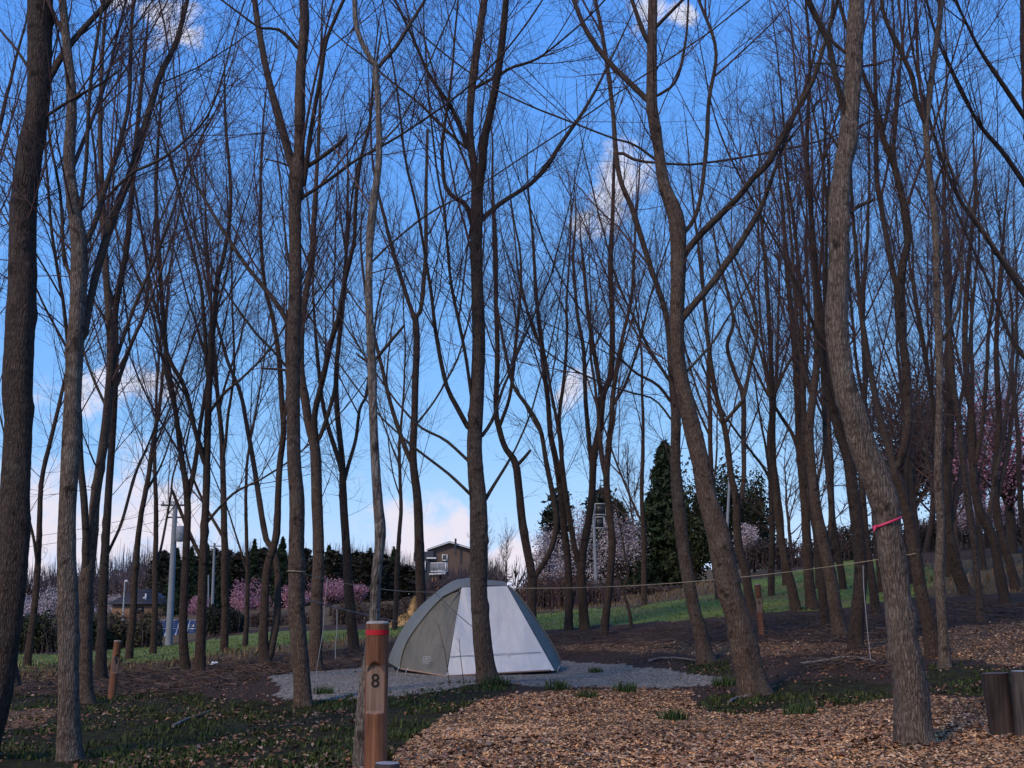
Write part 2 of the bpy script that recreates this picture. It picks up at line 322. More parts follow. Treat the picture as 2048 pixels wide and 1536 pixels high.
    a1 = N(t, 'ShaderNodeMath', operation='MULTIPLY_ADD'); L(vor.outputs['Distance'], a1.inputs[0]); a1.inputs[1].default_value = -.5; L(nf.outputs[0], a1.inputs[2])
    bump(t, b, a1.outputs[0], .03, .9)
    return m
def ease(n, a, b_): return a + (b_ - a) * np.linspace(0, 1, n)
us = np.concatenate([-np.geomspace(.46, 2.2, 22)[::-1], np.linspace(-.45, .45, 221), np.geomspace(.46, 2.2, 22)])
ys = np.concatenate([np.linspace(-14, 3.9, 14), np.geomspace(4, 30, 160), np.geomspace(31, 900, 62)])
UU, YY = np.meshgrid(us, ys); XX = UU * (np.abs(YY) + 5)
GP = np.stack([XX, YY, ground(XX, YY)], -1)
near = np.clip((40 - YY) / 20, 0, 1) * np.clip((YY + 4) / 6, 0, 1)
pad0 = zone(Z_GRAVEL, GP, .3)
GP[..., 2] += near * (fbm(NA, XX * 2.2 + 9, YY * 2.2 + 9, 4) * .05 + fbm(NB, XX * .6 + 9, YY * .6 + 9, 2) * .05) * np.where(pad0, .2, 1)
nr, nc = XX.shape
gi = (np.arange(nr - 1)[:, None] * nc + np.arange(nc - 1)[None]).ravel()
GQ = np.stack([gi, gi + 1, gi + nc + 1, gi + nc], -1)
z_ch, z_gr, z_la, z_we, z_dr = (zone(z, GP, a) for z, a in ((Z_CHIPS, .7), (Z_GRAVEL, .35), (Z_LAWN, .3), (Z_WEED, .8), (Z_DRY, .4)))
far = YY > 62
z_la |= (YY < 1.0) & (XX < -1.5); z_ch |= (YY < 1.2) & (XX >= -1.5)
z_dr |= far
gcol = np.stack([z_ch, z_gr, z_la & ~far], -1).reshape(-1, 3).astype(np.float32)
M_GROUND = ground_material()
gme = mesh_np('ground', GP.reshape(-1, 3), GQ, None, M_GROUND, True, gcol)
a2 = gme.color_attributes.new('tone2', 'FLOAT_COLOR', 'POINT'); c2 = np.zeros((nr * nc, 4), np.float32); c2[:, 0] = z_we.ravel(); c2[:, 1] = z_dr.ravel(); c2[:, 3] = 1
a2.data.foreach_set('color', c2.ravel())
tag(obj('ground', gme), kind='structure')
def gz(X, Y):
    z = ground(X, Y); n_ = np.clip((40 - Y) / 20, 0, 1) * np.clip((Y + 4) / 6, 0, 1)
    P = np.stack([X, Y, z], -1); pd = zone(Z_GRAVEL, P, .3)
    return z + n_ * (fbm(NA, X * 2.2 + 9, Y * 2.2 + 9, 4) * .05 + fbm(NB, X * .6 + 9, Y * .6 + 9, 2) * .05) * np.where(pd, .2, 1)

# ------------------------------------------------------------------ trees
TREE_TRIS = 0
def spawn(rg, P, R, per_m, tmin, ang, lf, K, up, wob, rfac, zmin=None, rcap=9, tip=.3, minr=.0011):
    seg = np.linalg.norm(np.diff(P, axis=1), axis=-1); Lt = seg.sum(1)
    cnt = np.floor(Lt * (1 - tmin) * per_m + rg.random(len(P))).astype(int)
    idx = np.repeat(np.arange(len(P)), cnt); n = len(idx)
    if n == 0: return np.zeros((0, K, 3)), np.zeros((0, K))
    t = tmin + (1 - tmin) * rg.random(n); k = P.shape[1]
    f = t * (k - 1); i = np.minimum(f.astype(int), k - 2); a = (f - i)[:, None]
    p = P[idx, i] * (1 - a) + P[idx, i + 1] * a; r = R[idx, i] * (1 - a[:, 0]) + R[idx, i + 1] * a[:, 0]
    tg = nrm(P[idx, i + 1] - P[idx, i])
    if zmin is not None:
        ok = p[:, 2] > zmin + rg.random(n) * 1.2
        p, r, tg, t, idx = p[ok], r[ok], tg[ok], t[ok], idx[ok]; n = len(p)
    if n == 0: return np.zeros((0, K, 3)), np.zeros((0, K))
    pr = nrm(np.cross(tg, rg.normal(size=(n, 3)))); an = np.radians(rg.uniform(*ang, n))[:, None]
    d = nrm(np.cos(an) * tg + np.sin(an) * pr)
    ln = lf(Lt[idx], t) * rg.uniform(.55, 1.25, n)
    out = np.empty((n, K, 3)); out[:, 0] = p; st = (ln / (K - 1))[:, None]
    for q in range(1, K):
        d = nrm(d + np.array([0, 0, up]) + rg.normal(size=(n, 3)) * wob); out[:, q] = out[:, q - 1] + d * st
    r0 = np.maximum(np.minimum(np.minimum(r * rfac, rcap), .0025 + .0075 * ln), minr)
    rad = r0[:, None] * np.linspace(1, tip, K)[None]
    return out, np.maximum(rad, minr * .7)
def resample(P, R, k):
    s = np.concatenate([[0], np.cumsum(np.linalg.norm(np.diff(P, axis=0), axis=1))]); q = np.linspace(0, s[-1], k)
    return np.stack([np.interp(q, s, P[:, j]) for j in range(3)], 1), np.interp(q, s, R)
def catmull(P, n):
    P = np.asarray(P, float)
    if len(P) < 3: return np.array([P[0] + (P[-1] - P[0]) * u for u in np.linspace(0, 1, n * 2)])
    Pe = np.concatenate([[2 * P[0] - P[1]], P, [2 * P[-1] - P[-2]]]); o = []
    for i in range(1, len(Pe) - 2):
        a, b, c, d = Pe[i - 1:i + 3]
        for u in np.linspace(0, 1, n, endpoint=False):
            o.append(.5 * (2 * b + (c - a) * u + (2 * a - 5 * b + 4 * c - d) * u * u + (3 * b - a - 3 * c + d) * u ** 3))
    o.append(Pe[-2]); return np.array(o)
def grow(rg, P, R, top_z, wob=.04, up=.10, r_end=.006, step=.3):
    """let a traced stem go on upwards above the last traced point until height top_z"""
    p = P[-1].copy(); d = nrm(P[-1] - P[-3]); pts = []
    while p[2] < top_z and len(pts) < 40:
        d = nrm(d + np.array([0, 0, up]) + rg.normal(size=3) * wob); p = p + d * step; pts.append(p.copy())
    if not pts: return P, R
    rr = np.linspace(R[-1], r_end, len(pts) + 1)[1:]
    return np.concatenate([P, pts]), np.concatenate([R, rr])
def trunk_mesh(name, P, R, S, m, rg, flare=.22, knots=True):
    P, R = P.copy(), R.copy(); k = len(P)
    s = np.concatenate([[0], np.cumsum(np.linalg.norm(np.diff(P, axis=0), axis=1))])
    th = np.arange(S) / S * 2 * math.pi
    rad = 1 + .05 * np.sin(th * 3 + s[:, None] * 1.1 + rg.random() * 6) + .03 * np.sin(th * 5 - s[:, None] * 2 + rg.random() * 6) + rg.normal(size=(k, S)) * .012
    if flare: rad += flare * (np.exp(-s / .20) + .9 * np.exp(-s / .06))[:, None] * (.7 + .6 * np.sin(th * 4 + rg.random() * 6) ** 2)
    if knots:
        for q in range(int(s[-1] * .8)):
            ks = rg.uniform(.3, s[-1]); rad += rg.uniform(.05, .15) * np.exp(-((s - ks) / rg.uniform(.03, .09)) ** 2)[:, None] * (.7 + .5 * np.sin(th + rg.random() * 6))[None]
        for q in range(int(s[-1] * 2.4)):
            ks = rg.uniform(.2, s[-1]); ka = rg.uniform(0, 6.28); d = (th - ka + math.pi) % (2 * math.pi) - math.pi
            rad += rg.uniform(.10, .34) * np.exp(-((s - ks) / .05) ** 2)[:, None] * np.exp(-(d / .5) ** 2)[None]
    V, Q = tubes(P[None], R[None], S, rad[None])
    tipc = len(V); V = np.concatenate([V, P[-1:]])
    T = [((k - 1) * S + i, (k - 1) * S + (i + 1) % S, tipc) for i in range(S)]
    return mesh_np(name, V, Q, T, m, True)
def crown_mesh(name, rg, L0, zmin, dens=1.0, frame=True, base=np.zeros(3), far_=False, m=None, rs=1.0, twig=1.0):
    """upright stems, branches, branchlets and twigs growing from the traced stems"""
    K0 = 26
    P0 = np.stack([resample(p, r, K0)[0] for p, r in L0]); R0 = np.stack([resample(p, r, K0)[1] for p, r in L0])
    out = []
    sp, sr = spawn(rg, P0, R0, .42 * dens, .15, (18, 34), lambda L, t: np.clip(.55 * L * (1 - t) + 1.2, 1.2, 4.2), 12, .045, .04, .6, zmin + .6, .02, .2, .002)
    out.append((sp, sr, 5))
    A = np.concatenate([P0, np.stack([resample(p, r, K0)[0] for p, r in zip(sp, sr)])]) if len(sp) else P0
    B = np.concatenate([R0, np.stack([resample(p, r, K0)[1] for p, r in zip(sp, sr)])]) if len(sp) else R0
    p1, r1 = spawn(rg, A, B, 2.7 * dens, .12, (22, 48), lambda L, t: np.clip(.32 * L * (1 - t) + .6, .5, 2.2), 7, .05, .07, .45, zmin, .0085, .25, .0016)
    # thin, nearly level shoots low on the trunk
    pl, rl = spawn(rg, P0[:1], R0[:1], 2.6 * dens, .10, (48, 88), lambda L, t: .9 + 0 * L, 7, .012, .16, .3, zmin - .6, .005, .3, .0015)
    okl = pl[:, 0, 2] < zmin + 3.2 if len(pl) else np.zeros(0, bool); p1 = np.concatenate([p1, pl[okl]]); r1 = np.concatenate([r1, rl[okl]])
    out.append((p1, r1, 4))
    p2, r2 = spawn(rg, p1, r1, 5.6 * dens, .12, (22, 50), lambda L, t: .42 * L * (1 - .6 * t) + .12, 4, .05, .10, .6, None, .0042, .4, .0017)
    p2b, r2b = spawn(rg, sp, sr, 3.0, .3, (22, 45), lambda L, t: .5 + 0 * L, 4, .05, .10, .6, None, .0042, .4, .0017)
    p2 = np.concatenate([p2, p2b]); r2 = np.concatenate([r2, r2b])
    out.append((p2, r2, 3))
    if frame:
        x, y = PIX(p2[:, 0]); ok = (y > -90) & (x > -120) & (x < 2170)
    else: ok = np.ones(len(p2), bool)
    p3, r3 = spawn(rg, p2[ok], r2[ok], 5.4 * twig, .12, (25, 55), lambda L, t: .40 * L + .08, 2, .03, .0, .7, None, .0022, .5, .0014)
    out.append((p3, r3, 3))
    Vs, Qs, n = [], [], 0
    for p, r, S in out:
        if len(p) == 0: continue
        V, Q = tubes(p, r * rs, S); Vs.append(V); Qs.append(Q + n); n += len(V)
    V = np.concatenate(Vs) - base; Q = np.concatenate(Qs)
    global TREE_TRIS; TREE_TRIS += 2 * len(Q)
    return mesh_np(name, V, Q, None, m or M_TWIG, False)
def traced_tree(seed, Y, label, trunk, limbs=(), stubs=(), top=12.0, m=None, zmin=2.2, dens=1.0, name='bare_tree', sides=16, group=None, flare=.3, twig=1.0, stretch=True):
    rg = np.random.default_rng(seed); m = m or M_BARK
    def poly(pts, slope):
        pts = np.array(pts, float); P = W(pts[:, 0], pts[:, 1], Y); s = np.concatenate([[0], np.cumsum(np.linalg.norm(np.diff(P, axis=0), axis=1))])
        Yd = Y + slope * s; P = np.stack([W(a, b, c) for a, b, c in zip(pts[:, 0], pts[:, 1], Yd)])
        px = np.hypot(FPX, np.hypot(pts[:, 0] - CX, pts[:, 1] - CY)); dist = np.linalg.norm(P - np.array([0, 0, CAMZ]), axis=1)
        r = pts[:, 2] / 2 * dist / px * .98
        return catmull(np.concatenate([P, r[:, None]], 1), 7)
    C = poly(trunk, 0.0); P, R = C[:, :3], np.maximum(C[:, 3], .004)
    gzb = float(gz(P[0, 0], np.array(Y)))
    # carry the foot down into the ground
    d = nrm(P[0] - P[2]); need = P[0, 2] - (gzb - .08)
    if need > 0.01:
        k = max(2, int(need / .08)); ext = [P[0] + d * (need / max(-d[2], .3)) * u for u in np.linspace(1, 0, k, endpoint=False)]
        P = np.concatenate([ext, P]); R = np.concatenate([np.full(k, R[0]), R])
    base = np.array([P[0, 0], P[0, 1], gzb])
    P, R = grow(rg, P, R, top)
    t = thing(name, base, label, 'tree', group)
    # fine rings up the visible trunk so knots and bumps have room
    k = int(np.clip(np.linalg.norm(np.diff(P, axis=0), axis=1).sum() / (.048 if Y < 16 else .12), 30, 250 if Y < 16 else 110)); sides = sides if Y < 16 else min(sides, 11); Pf, Rf = resample(P, R, k)
    obj('trunk', trunk_mesh('trunk', Pf - base, Rf, sides, m, rg, flare), t)
    L0 = [(P, R)]
    def rooted(p, r):
        # start the limb inside the stem it grows from, a little below the fork
        best = None
        for q, qr in L0:
            d_ = np.linalg.norm(q - p[0], axis=1); k_ = int(np.argmin(d_))
            if best is None or d_[k_] < best[0]:
                best = (d_[k_], q, k_)
        d_, q, k_ = best; a = q[k_].copy()
        if d_ > .6: return p, r
        tg = nrm(q[min(k_ + 1, len(q) - 1)] - q[max(k_ - 1, 0)]); a = a - tg * max(d_ * .8, r[0] * 1.5)
        return np.concatenate([[a], p]), np.concatenate([[r[0] * .9], r])
    for i, lb in enumerate(limbs):
        C = poly(lb, rg.uniform(.1, .4) * rg.choice([-1, 1])); p, r = rooted(C[:, :3], np.maximum(C[:, 3], .003))
        p, r = grow(rg, p, r, min(top - rg.uniform(.5, 2), p[-1, 2] + 4.0), .05, .07, .005)
        pf, rf = resample(p, r, 48)
        obj('limb', trunk_mesh('limb', pf - base, rf, 9, M_LIMB, rg, 0, True), t); L0.append((p, r))
    for i, lb in enumerate(stubs):
        C = poly(lb, rg.uniform(-.25, .25)); p, r = rooted(C[:, :3], np.maximum(C[:, 3], .003)); pf, rf = resample(p, r, 18)
        obj('dead_branch', trunk_mesh('dead_branch', pf - base, rf, 7, M_LIMB, rg, 0, False), t)
    obj('crown', crown_mesh('crown', rg, L0, zmin + base[2], dens, True, base, twig=twig), t)
    return t
TT = traced_tree
# ---- left group
TT(101, 9.0, 'thick dark trunk cut off by the left edge of the picture', [(-45,1500,70),(-12,1400,62),(8,1280,60),(18,1210,58),(31,1060,60),(31,1000,57),(38,850,54),(36,760,59),(45,560,54),(45,500,52),(48,400,50),(60,300,50),(76,200,45),(79,0,48),(84,-120,44)],
   limbs=[[(92,170,14),(128,105,13),(165,60,12),(215,5,11)], [(60,140,7),(30,95,5),(0,60,4)]], stubs=[[(92,232,7),(150,195,6),(200,168,5),(245,136,3)]], m=M_BARKD, zmin=3.4, sides=22, top=12)
TT(102, 18, 'dark trunk foot low at the left edge, behind the thick trunk', [(23,1377,34),(18,1320,28),(4,1270,24),(-14,1180,22),(-30,1060,20),(-40,900,18),(-30,700,16),(-25,450,13)], m=M_BARKD, zmin=2.6)
TT(103, 9.0, 'slim grey-brown trunk rising in front of the dark green hedge, foot in the grass', [(138,1518,46),(137,1440,42),(137,1350,40),(137,1200,41),(134,1100,36),(137,1000,34),(143,900,37),(146,800,34),(150,700,34),(156,600,32),(158,500,32),(150,430,26),(138,330,23),(143,200,20),(132,80,17),(122,-30,14)],
   limbs=[[(166,690,14),(182,593,15),(205,500,16),(233,417,16),(265,333,15),(300,217,13),(320,150,12),(353,83,11),(377,-10,9)], [(163,500,12),(190,445,11),(215,360,10),(238,290,9),(258,200,8),(262,60,7)], [(150,560,8),(128,520,7),(122,400,6),(100,280,5)], [(160,430,9),(172,330,8),(180,180,7),(200,40,6)], [(262,345,6),(320,320,6),(360,290,5),(410,240,5),(440,170,4),(470,60,3)]], m=M_BARK2, zmin=2.6, sides=20)
TT(104, 14.5, 'twin-stemmed trunk just right of the slim grey-brown trunk', [(172,1412,32),(170,1350,30),(170,1270,30),(171,1180,30),(178,1120,26),(187,1050,21),(190,1000,20),(207,883,18),(216,800,17),(221,700,15),(213,557,13),(205,400,11),(200,250,9),(205,100,7)],
   limbs=[[(172,1170,16),(172,1080,14),(168,1000,14),(160,915,12),(158,820,11),(138,700,9),(126,600,7)], [(218,760,9),(245,680,8),(270,610,7),(300,540,6)], [(215,820,6),(180,740,5),(150,640,4)]])
TT(105, 20, 'dark leaning trunk between the twin stems and the small wooden post', [(200,1358,24),(203,1290,21),(208,1150,18),(216,1000,15),(224,880,14),(228,800,14),(230,700,14),(231,617,13),(253,500,12),(262,400,11),(275,250,9),(290,100,7)],
   limbs=[[(230,617,10),(213,557,9),(206,480,7),(195,380,6)], [(210,1118,7),(226,1085,6),(245,1040,6),(270,950,6),(296,890,4)], [(234,770,9),(262,690,8),(290,620,7),(298,545,6)]], m=M_BARKD)
TT(106, 21, 'slender trunk forking into a high V beside the concrete utility pole', [(371,1346,21),(367,1290,18),(366,1245,17),(372,1105,15),(375,1000,14),(361,900,11),(352,830,10),(335,725,10),(325,620,9),(318,500,8),(312,380,7),(318,250,5)],
   limbs=[[(375,1000,11),(390,930,10),(402,840,8),(415,760,7),(430,650,6)], [(350,820,7),(330,740,6),(300,610,6),(273,547,5)]], m=M_BARKD)
TT(107, 21, 'upright dark trunk next to the slender V-forked one, broken branch propped against it', [(399,1348,23),(401,1280,20),(407,1105,17),(412,1000,15),(414,900,14),(417,800,13),(421,720,12),(424,660,11),(436,560,9),(450,500,8),(462,400,7),(452,260,6)],
   limbs=[[(410,930,10),(390,860,9),(370,777,9),(337,715,8),(318,640,7)], [(418,780,8),(408,640,8),(400,560,7),(380,480,6)], [(416,830,7),(445,790,6),(480,760,5)], [(410,1050,7),(435,1020,6),(470,985,5),(520,960,4)]], stubs=[[(404,1120,9),(385,1080,9),(368,1040,8),(352,1000,7),(342,975,5)]], m=M_BARKD)
TT(108, 21, 'pair of dark stems from one foot, left of the rope-wrapped trunk', [(530,1332,24),(527,1290,20),(528,1240,18),(534,1140,17),(552,1075,15),(556,1000,13),(559,933,12),(567,860,12),(562,783,11),(558,717,10),(545,633,9),(529,567,8),(520,450,7)],
   limbs=[[(538,1320,17),(548,1270,15),(554,1227,15),(555,1140,13),(545,1100,12),(531,1075,12),(519,1000,11),(508,930,10),(492,840,9),(480,783,8),(458,730,7),(440,670,6)], [(566,860,7),(575,780,6),(572,680,6),(580,600,5)]], m=M_BARKD)
# ---- middle
TT(109, 13, 'straight brown trunk with a cord tied round it, left of the numbered post', [(607,1416,34),(605,1370,33),(602,1330,34),(596,1260,34),(593,1200,33),(593,1100,31),(594,1000,30),(588,920,28),(586,800,27),(586,700,28),(590,600,27),(591,500,25),(590,420,25),(594,350,30),(599,300,22),(600,200,21),(602,133,20),(609,50,19),(607,0,18),(604,-80,15)],
   limbs=[[(588,345,18),(569,277,17),(555,227,16),(539,167,14),(525,100,13),(512,20,12),(505,-60,9)], [(608,370,10),(619,283,10),(629,217,9),(642,150,9),(652,83,8),(678,20,7)], [(605,395,8),(640,372,7),(672,350,7),(712,320,6),(750,300,5)], [(583,660,11),(555,610,10),(525,572,9)], [(582,745,6),(545,700,5),(512,667,5),(470,610,4)], [(600,100,8),(560,60,7),(520,55,5),(470,20,4)]],
   stubs=[[(604,340,9),(645,313,9),(675,290,8),(694,271,5)], [(582,742,6),(550,738,5),(522,737,4)], [(596,340,5),(560,325,4),(528,318,3)]], m=M_BARK, zmin=2.8, sides=20)
TT(110, 19, 'brown trunk close behind the cord-wrapped one, forking at half height', [(630,1345,28),(631,1290,27),(634,1190,25),(638,1100,23),(634,1000,23),(630,900,21),(618,850,18),(610,800,17),(601,740,16),(602,660,15),(610,600,13),(622,520,11),(630,400,9)],
   limbs=[[(632,880,14),(629,830,13),(645,760,12),(662,683,11),(676,640,10),(688,570,9),(702,510,9),(709,480,8),(712,400,8),(722,317,7),(739,250,6),(745,183,5)], [(636,885,9),(655,833,8),(672,767,8),(676,700,7),(682,617,6),(690,520,5)]])
TT(111, 24, 'dark trunk splitting into three thin stems, on the lawn edge behind the numbered post', [(708,1306,22),(703,1250,21),(697,1170,19),(692,1080,17),(687,1000,16),(684,917,12),(675,833,11),(672,750,10),(680,667,9),(690,560,8),(695,430,6)],
   limbs=[[(686,960,11),(679,925,10),(655,850,9),(643,790,8),(634,700,7),(628,620,5)], [(689,960,9),(697,930,8),(712,877,7),(720,817,6),(735,785,6),(745,700,5)]], m=M_BARKD)
TT(112, 7.0, 'pale smooth-barked young tree right behind the numbered post', [(722,1560,36),(724,1480,32),(730,1390,30),(742,1290,24),(748,1240,22),(752,1150,20),(758,1100,21),(760,1060,23),(755,1000,20),(749,900,18),(745,800,17),(743,720,17),(738,600,15),(739,500,14),(741,460,16),(748,400,16),(758,320,13),(757,220,12),(752,150,13),(752,128,12),(738,112,11),(715,60,10),(709,0,9),(704,-80,7)],
   limbs=[[(755,135,8),(795,90,8),(819,50,7),(850,0,6)], [(745,520,5),(790,480,4),(860,425,4),(940,385,3)], [(753,290,4),(790,260,3),(830,190,3)]], stubs=[[(752,130,5),(758,90,4),(764,50,2)], [(748,722,7),(775,690,7),(809,650,5)], [(742,725,5),(725,716,4),(712,706,3)]], m=M_PALE, zmin=2.9, sides=18, dens=.55, flare=.1)
TT(113, 22, 'slim trunk standing behind the left side of the tent, forked twice', [(846,1245,21),(841,1175,20),(838,1080,19),(835,1000,18),(826,920,16),(829,833,14),(831,760,14),(834,683,13),(830,633,13),(824,623,9),(802,557,9),(785,500,8),(770,440,7),(757,390,6)],
   limbs=[[(828,935,10),(812,900,10),(789,833,9),(775,783,8),(765,740,8),(745,660,7)], [(831,635,9),(841,620,9),(847,567,9),(852,500,8),(852,400,7),(855,260,6)], [(832,850,5),(870,800,4),(905,740,4)]], m=M_BARKD)
TT(114, 14.6, 'tall brown trunk standing right in front of the tent', [(977,1374,44),(970,1330,38),(964,1280,37),(960,1220,35),(957,1170,34),(958,1070,37),(957,1000,35),(950,900,31),(954,800,29),(957,700,27),(956,633,26),(953,540,24),(952,480,25),(954,400,24),(950,345,16),(940,270,15),(942,200,15),(949,133,16),(959,67,14),(968,0,13),(972,-70,11)],
   limbs=[[(957,385,20),(964,333,17),(969,277,18),(979,233,16),(992,167,16),(1002,100,15),(1009,30,14),(1016,-60,11)], [(962,440,11),(1000,408,10),(1040,382,9),(1067,363,9),(1098,327,10),(1114,300,9),(1141,260,8),(1164,227,7),(1186,190,6)], [(944,450,10),(932,410,10),(905,393,9),(889,367,8),(884,300,7),(889,250,6)], [(934,295,9),(909,227,9),(879,180,8),(855,143,7),(829,83,6),(795,10,5)], [(936,300,6),(889,257,6),(845,213,5),(779,160,4)],
          [(940,862,11),(912,810,10),(892,767,9),(872,667,8),(862,583,7),(845,480,6)], [(944,800,8),(932,717,7),(919,650,7),(902,567,6),(893,470,5)], [(962,875,8),(985,840,7),(1005,780,6),(1022,740,5)], [(940,925,7),(890,880,6),(839,853,5),(790,800,4)], [(942,990,7),(900,950,6),(835,900,5),(800,870,4)], [(970,1000,9),(985,975,7),(1010,935,6),(1030,900,4)], [(998,150,7),(1024,135,6),(1070,120,5),(1100,100,4)]], m=M_BARK, zmin=2.9, sides=22)
TT(115, 24, 'forked tree at the right shoulder of the tent with a broken side stem', [(1064,1275,20),(1063,1223,19),(1065,1160,18),(1059,1122,17),(1046,1052,17),(1038,980,16),(1030,925,15),(1010,895,12),(999,860,12),(992,817,11),(995,700,10),(992,600,9),(992,500,8),(985,380,6)],
   limbs=[[(1066,1155,12),(1080,1138,12),(1104,1094,11),(1113,1040,11),(1106,993,11),(1091,917,10),(1081,860,9),(1060,820,8),(1026,770,7),(1010,700,6)], [(1000,850,8),(1020,790,7),(1030,700,7),(1040,600,6)]], stubs=[[(1034,930,8),(1046,918,7),(1061,900,5)]], m=M_BARKD)
TT(116, 25, 'thin dark trunk, first right of the tent on the green lawn', [(1137,1260,17),(1138,1200,16),(1135,1120,15),(1126,1040,14),(1123,993,14),(1111,917,12),(1101,867,11),(1096,800,10),(1087,733,10),(1081,667,9),(1073,600,8),(1066,480,6)],
   limbs=[[(1118,960,9),(1124,900,8),(1118,840,8),(1128,760,7),(1134,680,6)], [(1084,700,6),(1060,640,6),(1040,560,5)]], m=M_BARKD)
TT(117, 25, 'trunk with a wide V fork, second right of the tent on the lawn', [(1170,1263,20),(1166,1200,19),(1163,1130,18),(1172,1070,15),(1183,1000,15),(1187,917,15),(1200,850,14),(1206,790,13),(1222,745,12),(1225,640,11),(1221,533,10),(1225,430,8),(1228,330,6)],
   limbs=[[(1162,1135,13),(1150,1100,12),(1139,1035,11),(1128,960,10),(1120,880,8)], [(1185,950,10),(1178,880,9),(1171,800,9),(1167,700,8),(1155,630,7),(1146,520,6)], [(1205,800,9),(1190,715,9),(1177,633,8),(1168,540,7)]], m=M_BARKD)
TT(118, 24, 'slightly bent dark trunk, third right of the tent, beside a thin sapling', [(1208,1272,17),(1213,1220,16),(1218,1175,16),(1224,1087,15),(1217,1010,14),(1213,960,13),(1217,900,12),(1224,833,11),(1226,790,10),(1240,700,8),(1258,620,7)],
   limbs=[[(1213,965,9),(1203,915,9),(1198,850,7),(1190,770,6)], [(1225,810,7),(1250,770,6),(1275,700,5)]], m=M_BARKD)
TT(119, 17, 'dark leaning trunk close behind the big leaning tree, left of it', [(1412,1330,36),(1405,1290,30),(1393,1240,26),(1382,1190,26),(1372,1130,26),(1363,1060,26),(1357,1000,25),(1351,920,21),(1352,833,20),(1345,767,16),(1336,650,12),(1324,600,11),(1304,543,11),(1287,490,11),(1264,417,11),(1241,360,10),(1231,293,10),(1227,233,9),(1217,150,9),(1204,67,8),(1191,0,7)],
   limbs=[[(1346,810,7),(1315,770,6),(1270,745,5),(1240,715,4)], [(1345,770,7),(1300,700,6),(1265,630,5)], [(1350,850,5),(1310,800,4),(1260,785,4)], [(1236,300,7),(1270,320,6),(1305,325,5)]], m=M_BARK)
TT(120, 12.5, 'big leaning trunk with rough bark at the right end of the gravel pad', [(1510,1398,60),(1500,1350,56),(1490,1310,55),(1476,1240,50),(1457,1180,50),(1443,1100,50),(1432,1050,46),(1416,1000,40),(1403,930,36),(1389,870,36),(1372,800,33),(1357,720,28),(1354,633,29),(1356,560,29),(1357,500,32),(1351,433,33),(1328,370,25),(1317,300,21),(1306,233,23),(1303,200,22),(1304,100,20),(1306,0,18),(1306,-80,15)],
   limbs=[[(1362,515,14),(1400,470,14),(1440,430,14),(1480,390,13),(1510,350,12),(1536,327,12),(1586,233,11),(1626,160,10),(1649,87,8)], [(1362,640,15),(1395,600,14),(1424,567,14),(1474,497,13),(1497,460,12),(1524,410,10),(1548,345,7)], [(1372,745,6),(1424,687,5),(1451,643,4)], [(1300,205,12),(1257,163,12),(1217,123,11),(1174,63,10),(1147,0,8)], [(1300,90,10),(1285,60,10),(1264,0,8)], [(1306,60,8),(1335,30,7),(1370,-5,6)], [(1308,195,6),(1351,163,6),(1371,83,5),(1377,0,4)], [(1312,320,6),(1270,290,5),(1230,278,4)], [(1358,480,9),(1395,420,8),(1412,300,9),(1418,200,8),(1432,100,7),(1398,0,6)]], m=M_BARK, zmin=2.9, sides=24, flare=.3)
# ---- right group
TT(121, 24, 'thin trunk between the big leaning tree and the small post marked 6', [(1505,1231,21),(1496,1180,19),(1489,1135,17),(1476,1087,16),(1472,1000,14),(1462,950,13),(1452,867,12),(1431,783,10),(1418,700,9),(1408,600,7)],
   limbs=[[(1474,1030,10),(1487,967,10),(1487,880,10),(1486,793,10),(1471,750,9),(1454,693,8),(1467,643,7),(1451,567,6)], [(1487,800,8),(1497,750,8),(1514,660,7),(1504,600,6),(1480,540,5)]], m=M_BARKD)
TT(122, 25, 'left one of two dark trunks on the grassy slope right of the post marked 6', [(1592,1226,21),(1582,1170,18),(1572,1133,17),(1561,1070,15),(1552,1000,13),(1546,900,12),(1544,780,11),(1538,640,9),(1530,520,7)],
   limbs=[[(1552,990,7),(1530,940,6),(1500,900,5)], [(1545,800,7),(1570,740,6),(1600,690,5)], [(1544,820,6),(1525,720,5),(1505,660,5)]], m=M_BARKD)
TT(123, 25, 'right one of two dark trunks on the grassy slope right of the post marked 6', [(1625,1220,25),(1618,1170,21),(1614,1100,19),(1609,1000,17),(1600,900,16),(1597,833,15),(1592,733,13),(1583,633,11),(1573,533,9),(1566,420,7)],
   limbs=[[(1606,960,9),(1590,880,8),(1560,830,7),(1530,780,5)], [(1600,850,8),(1612,740,8),(1618,630,7),(1612,520,6)]], m=M_BARKD)
TT(124, 18, 'brown trunk curving left, pale side stem at shoulder height, on the far chip path', [(1682,1278,30),(1670,1215,26),(1660,1150,24),(1645,1080,23),(1634,1030,22),(1628,983,20),(1619,883,18),(1623,817,16),(1633,733,14),(1634,640,12),(1628,540,10),(1620,400,8)],
   limbs=[[(1652,1095,12),(1661,1060,12),(1662,1010,11),(1655,940,10),(1650,870,9),(1648,780,8)], [(1625,800,9),(1600,700,8),(1590,600,7),(1585,500,6)], [(1630,720,9),(1650,620,8),(1652,520,7)]], m=M_BARK)
TT(125, 20, 'dark straight trunk half hidden behind the brown curving one', [(1650,1262,18),(1646,1200,17),(1642,1140,16),(1632,1060,14),(1612,960,13),(1608,840,12),(1605,720,10),(1600,560,8)], m=M_BARKD)
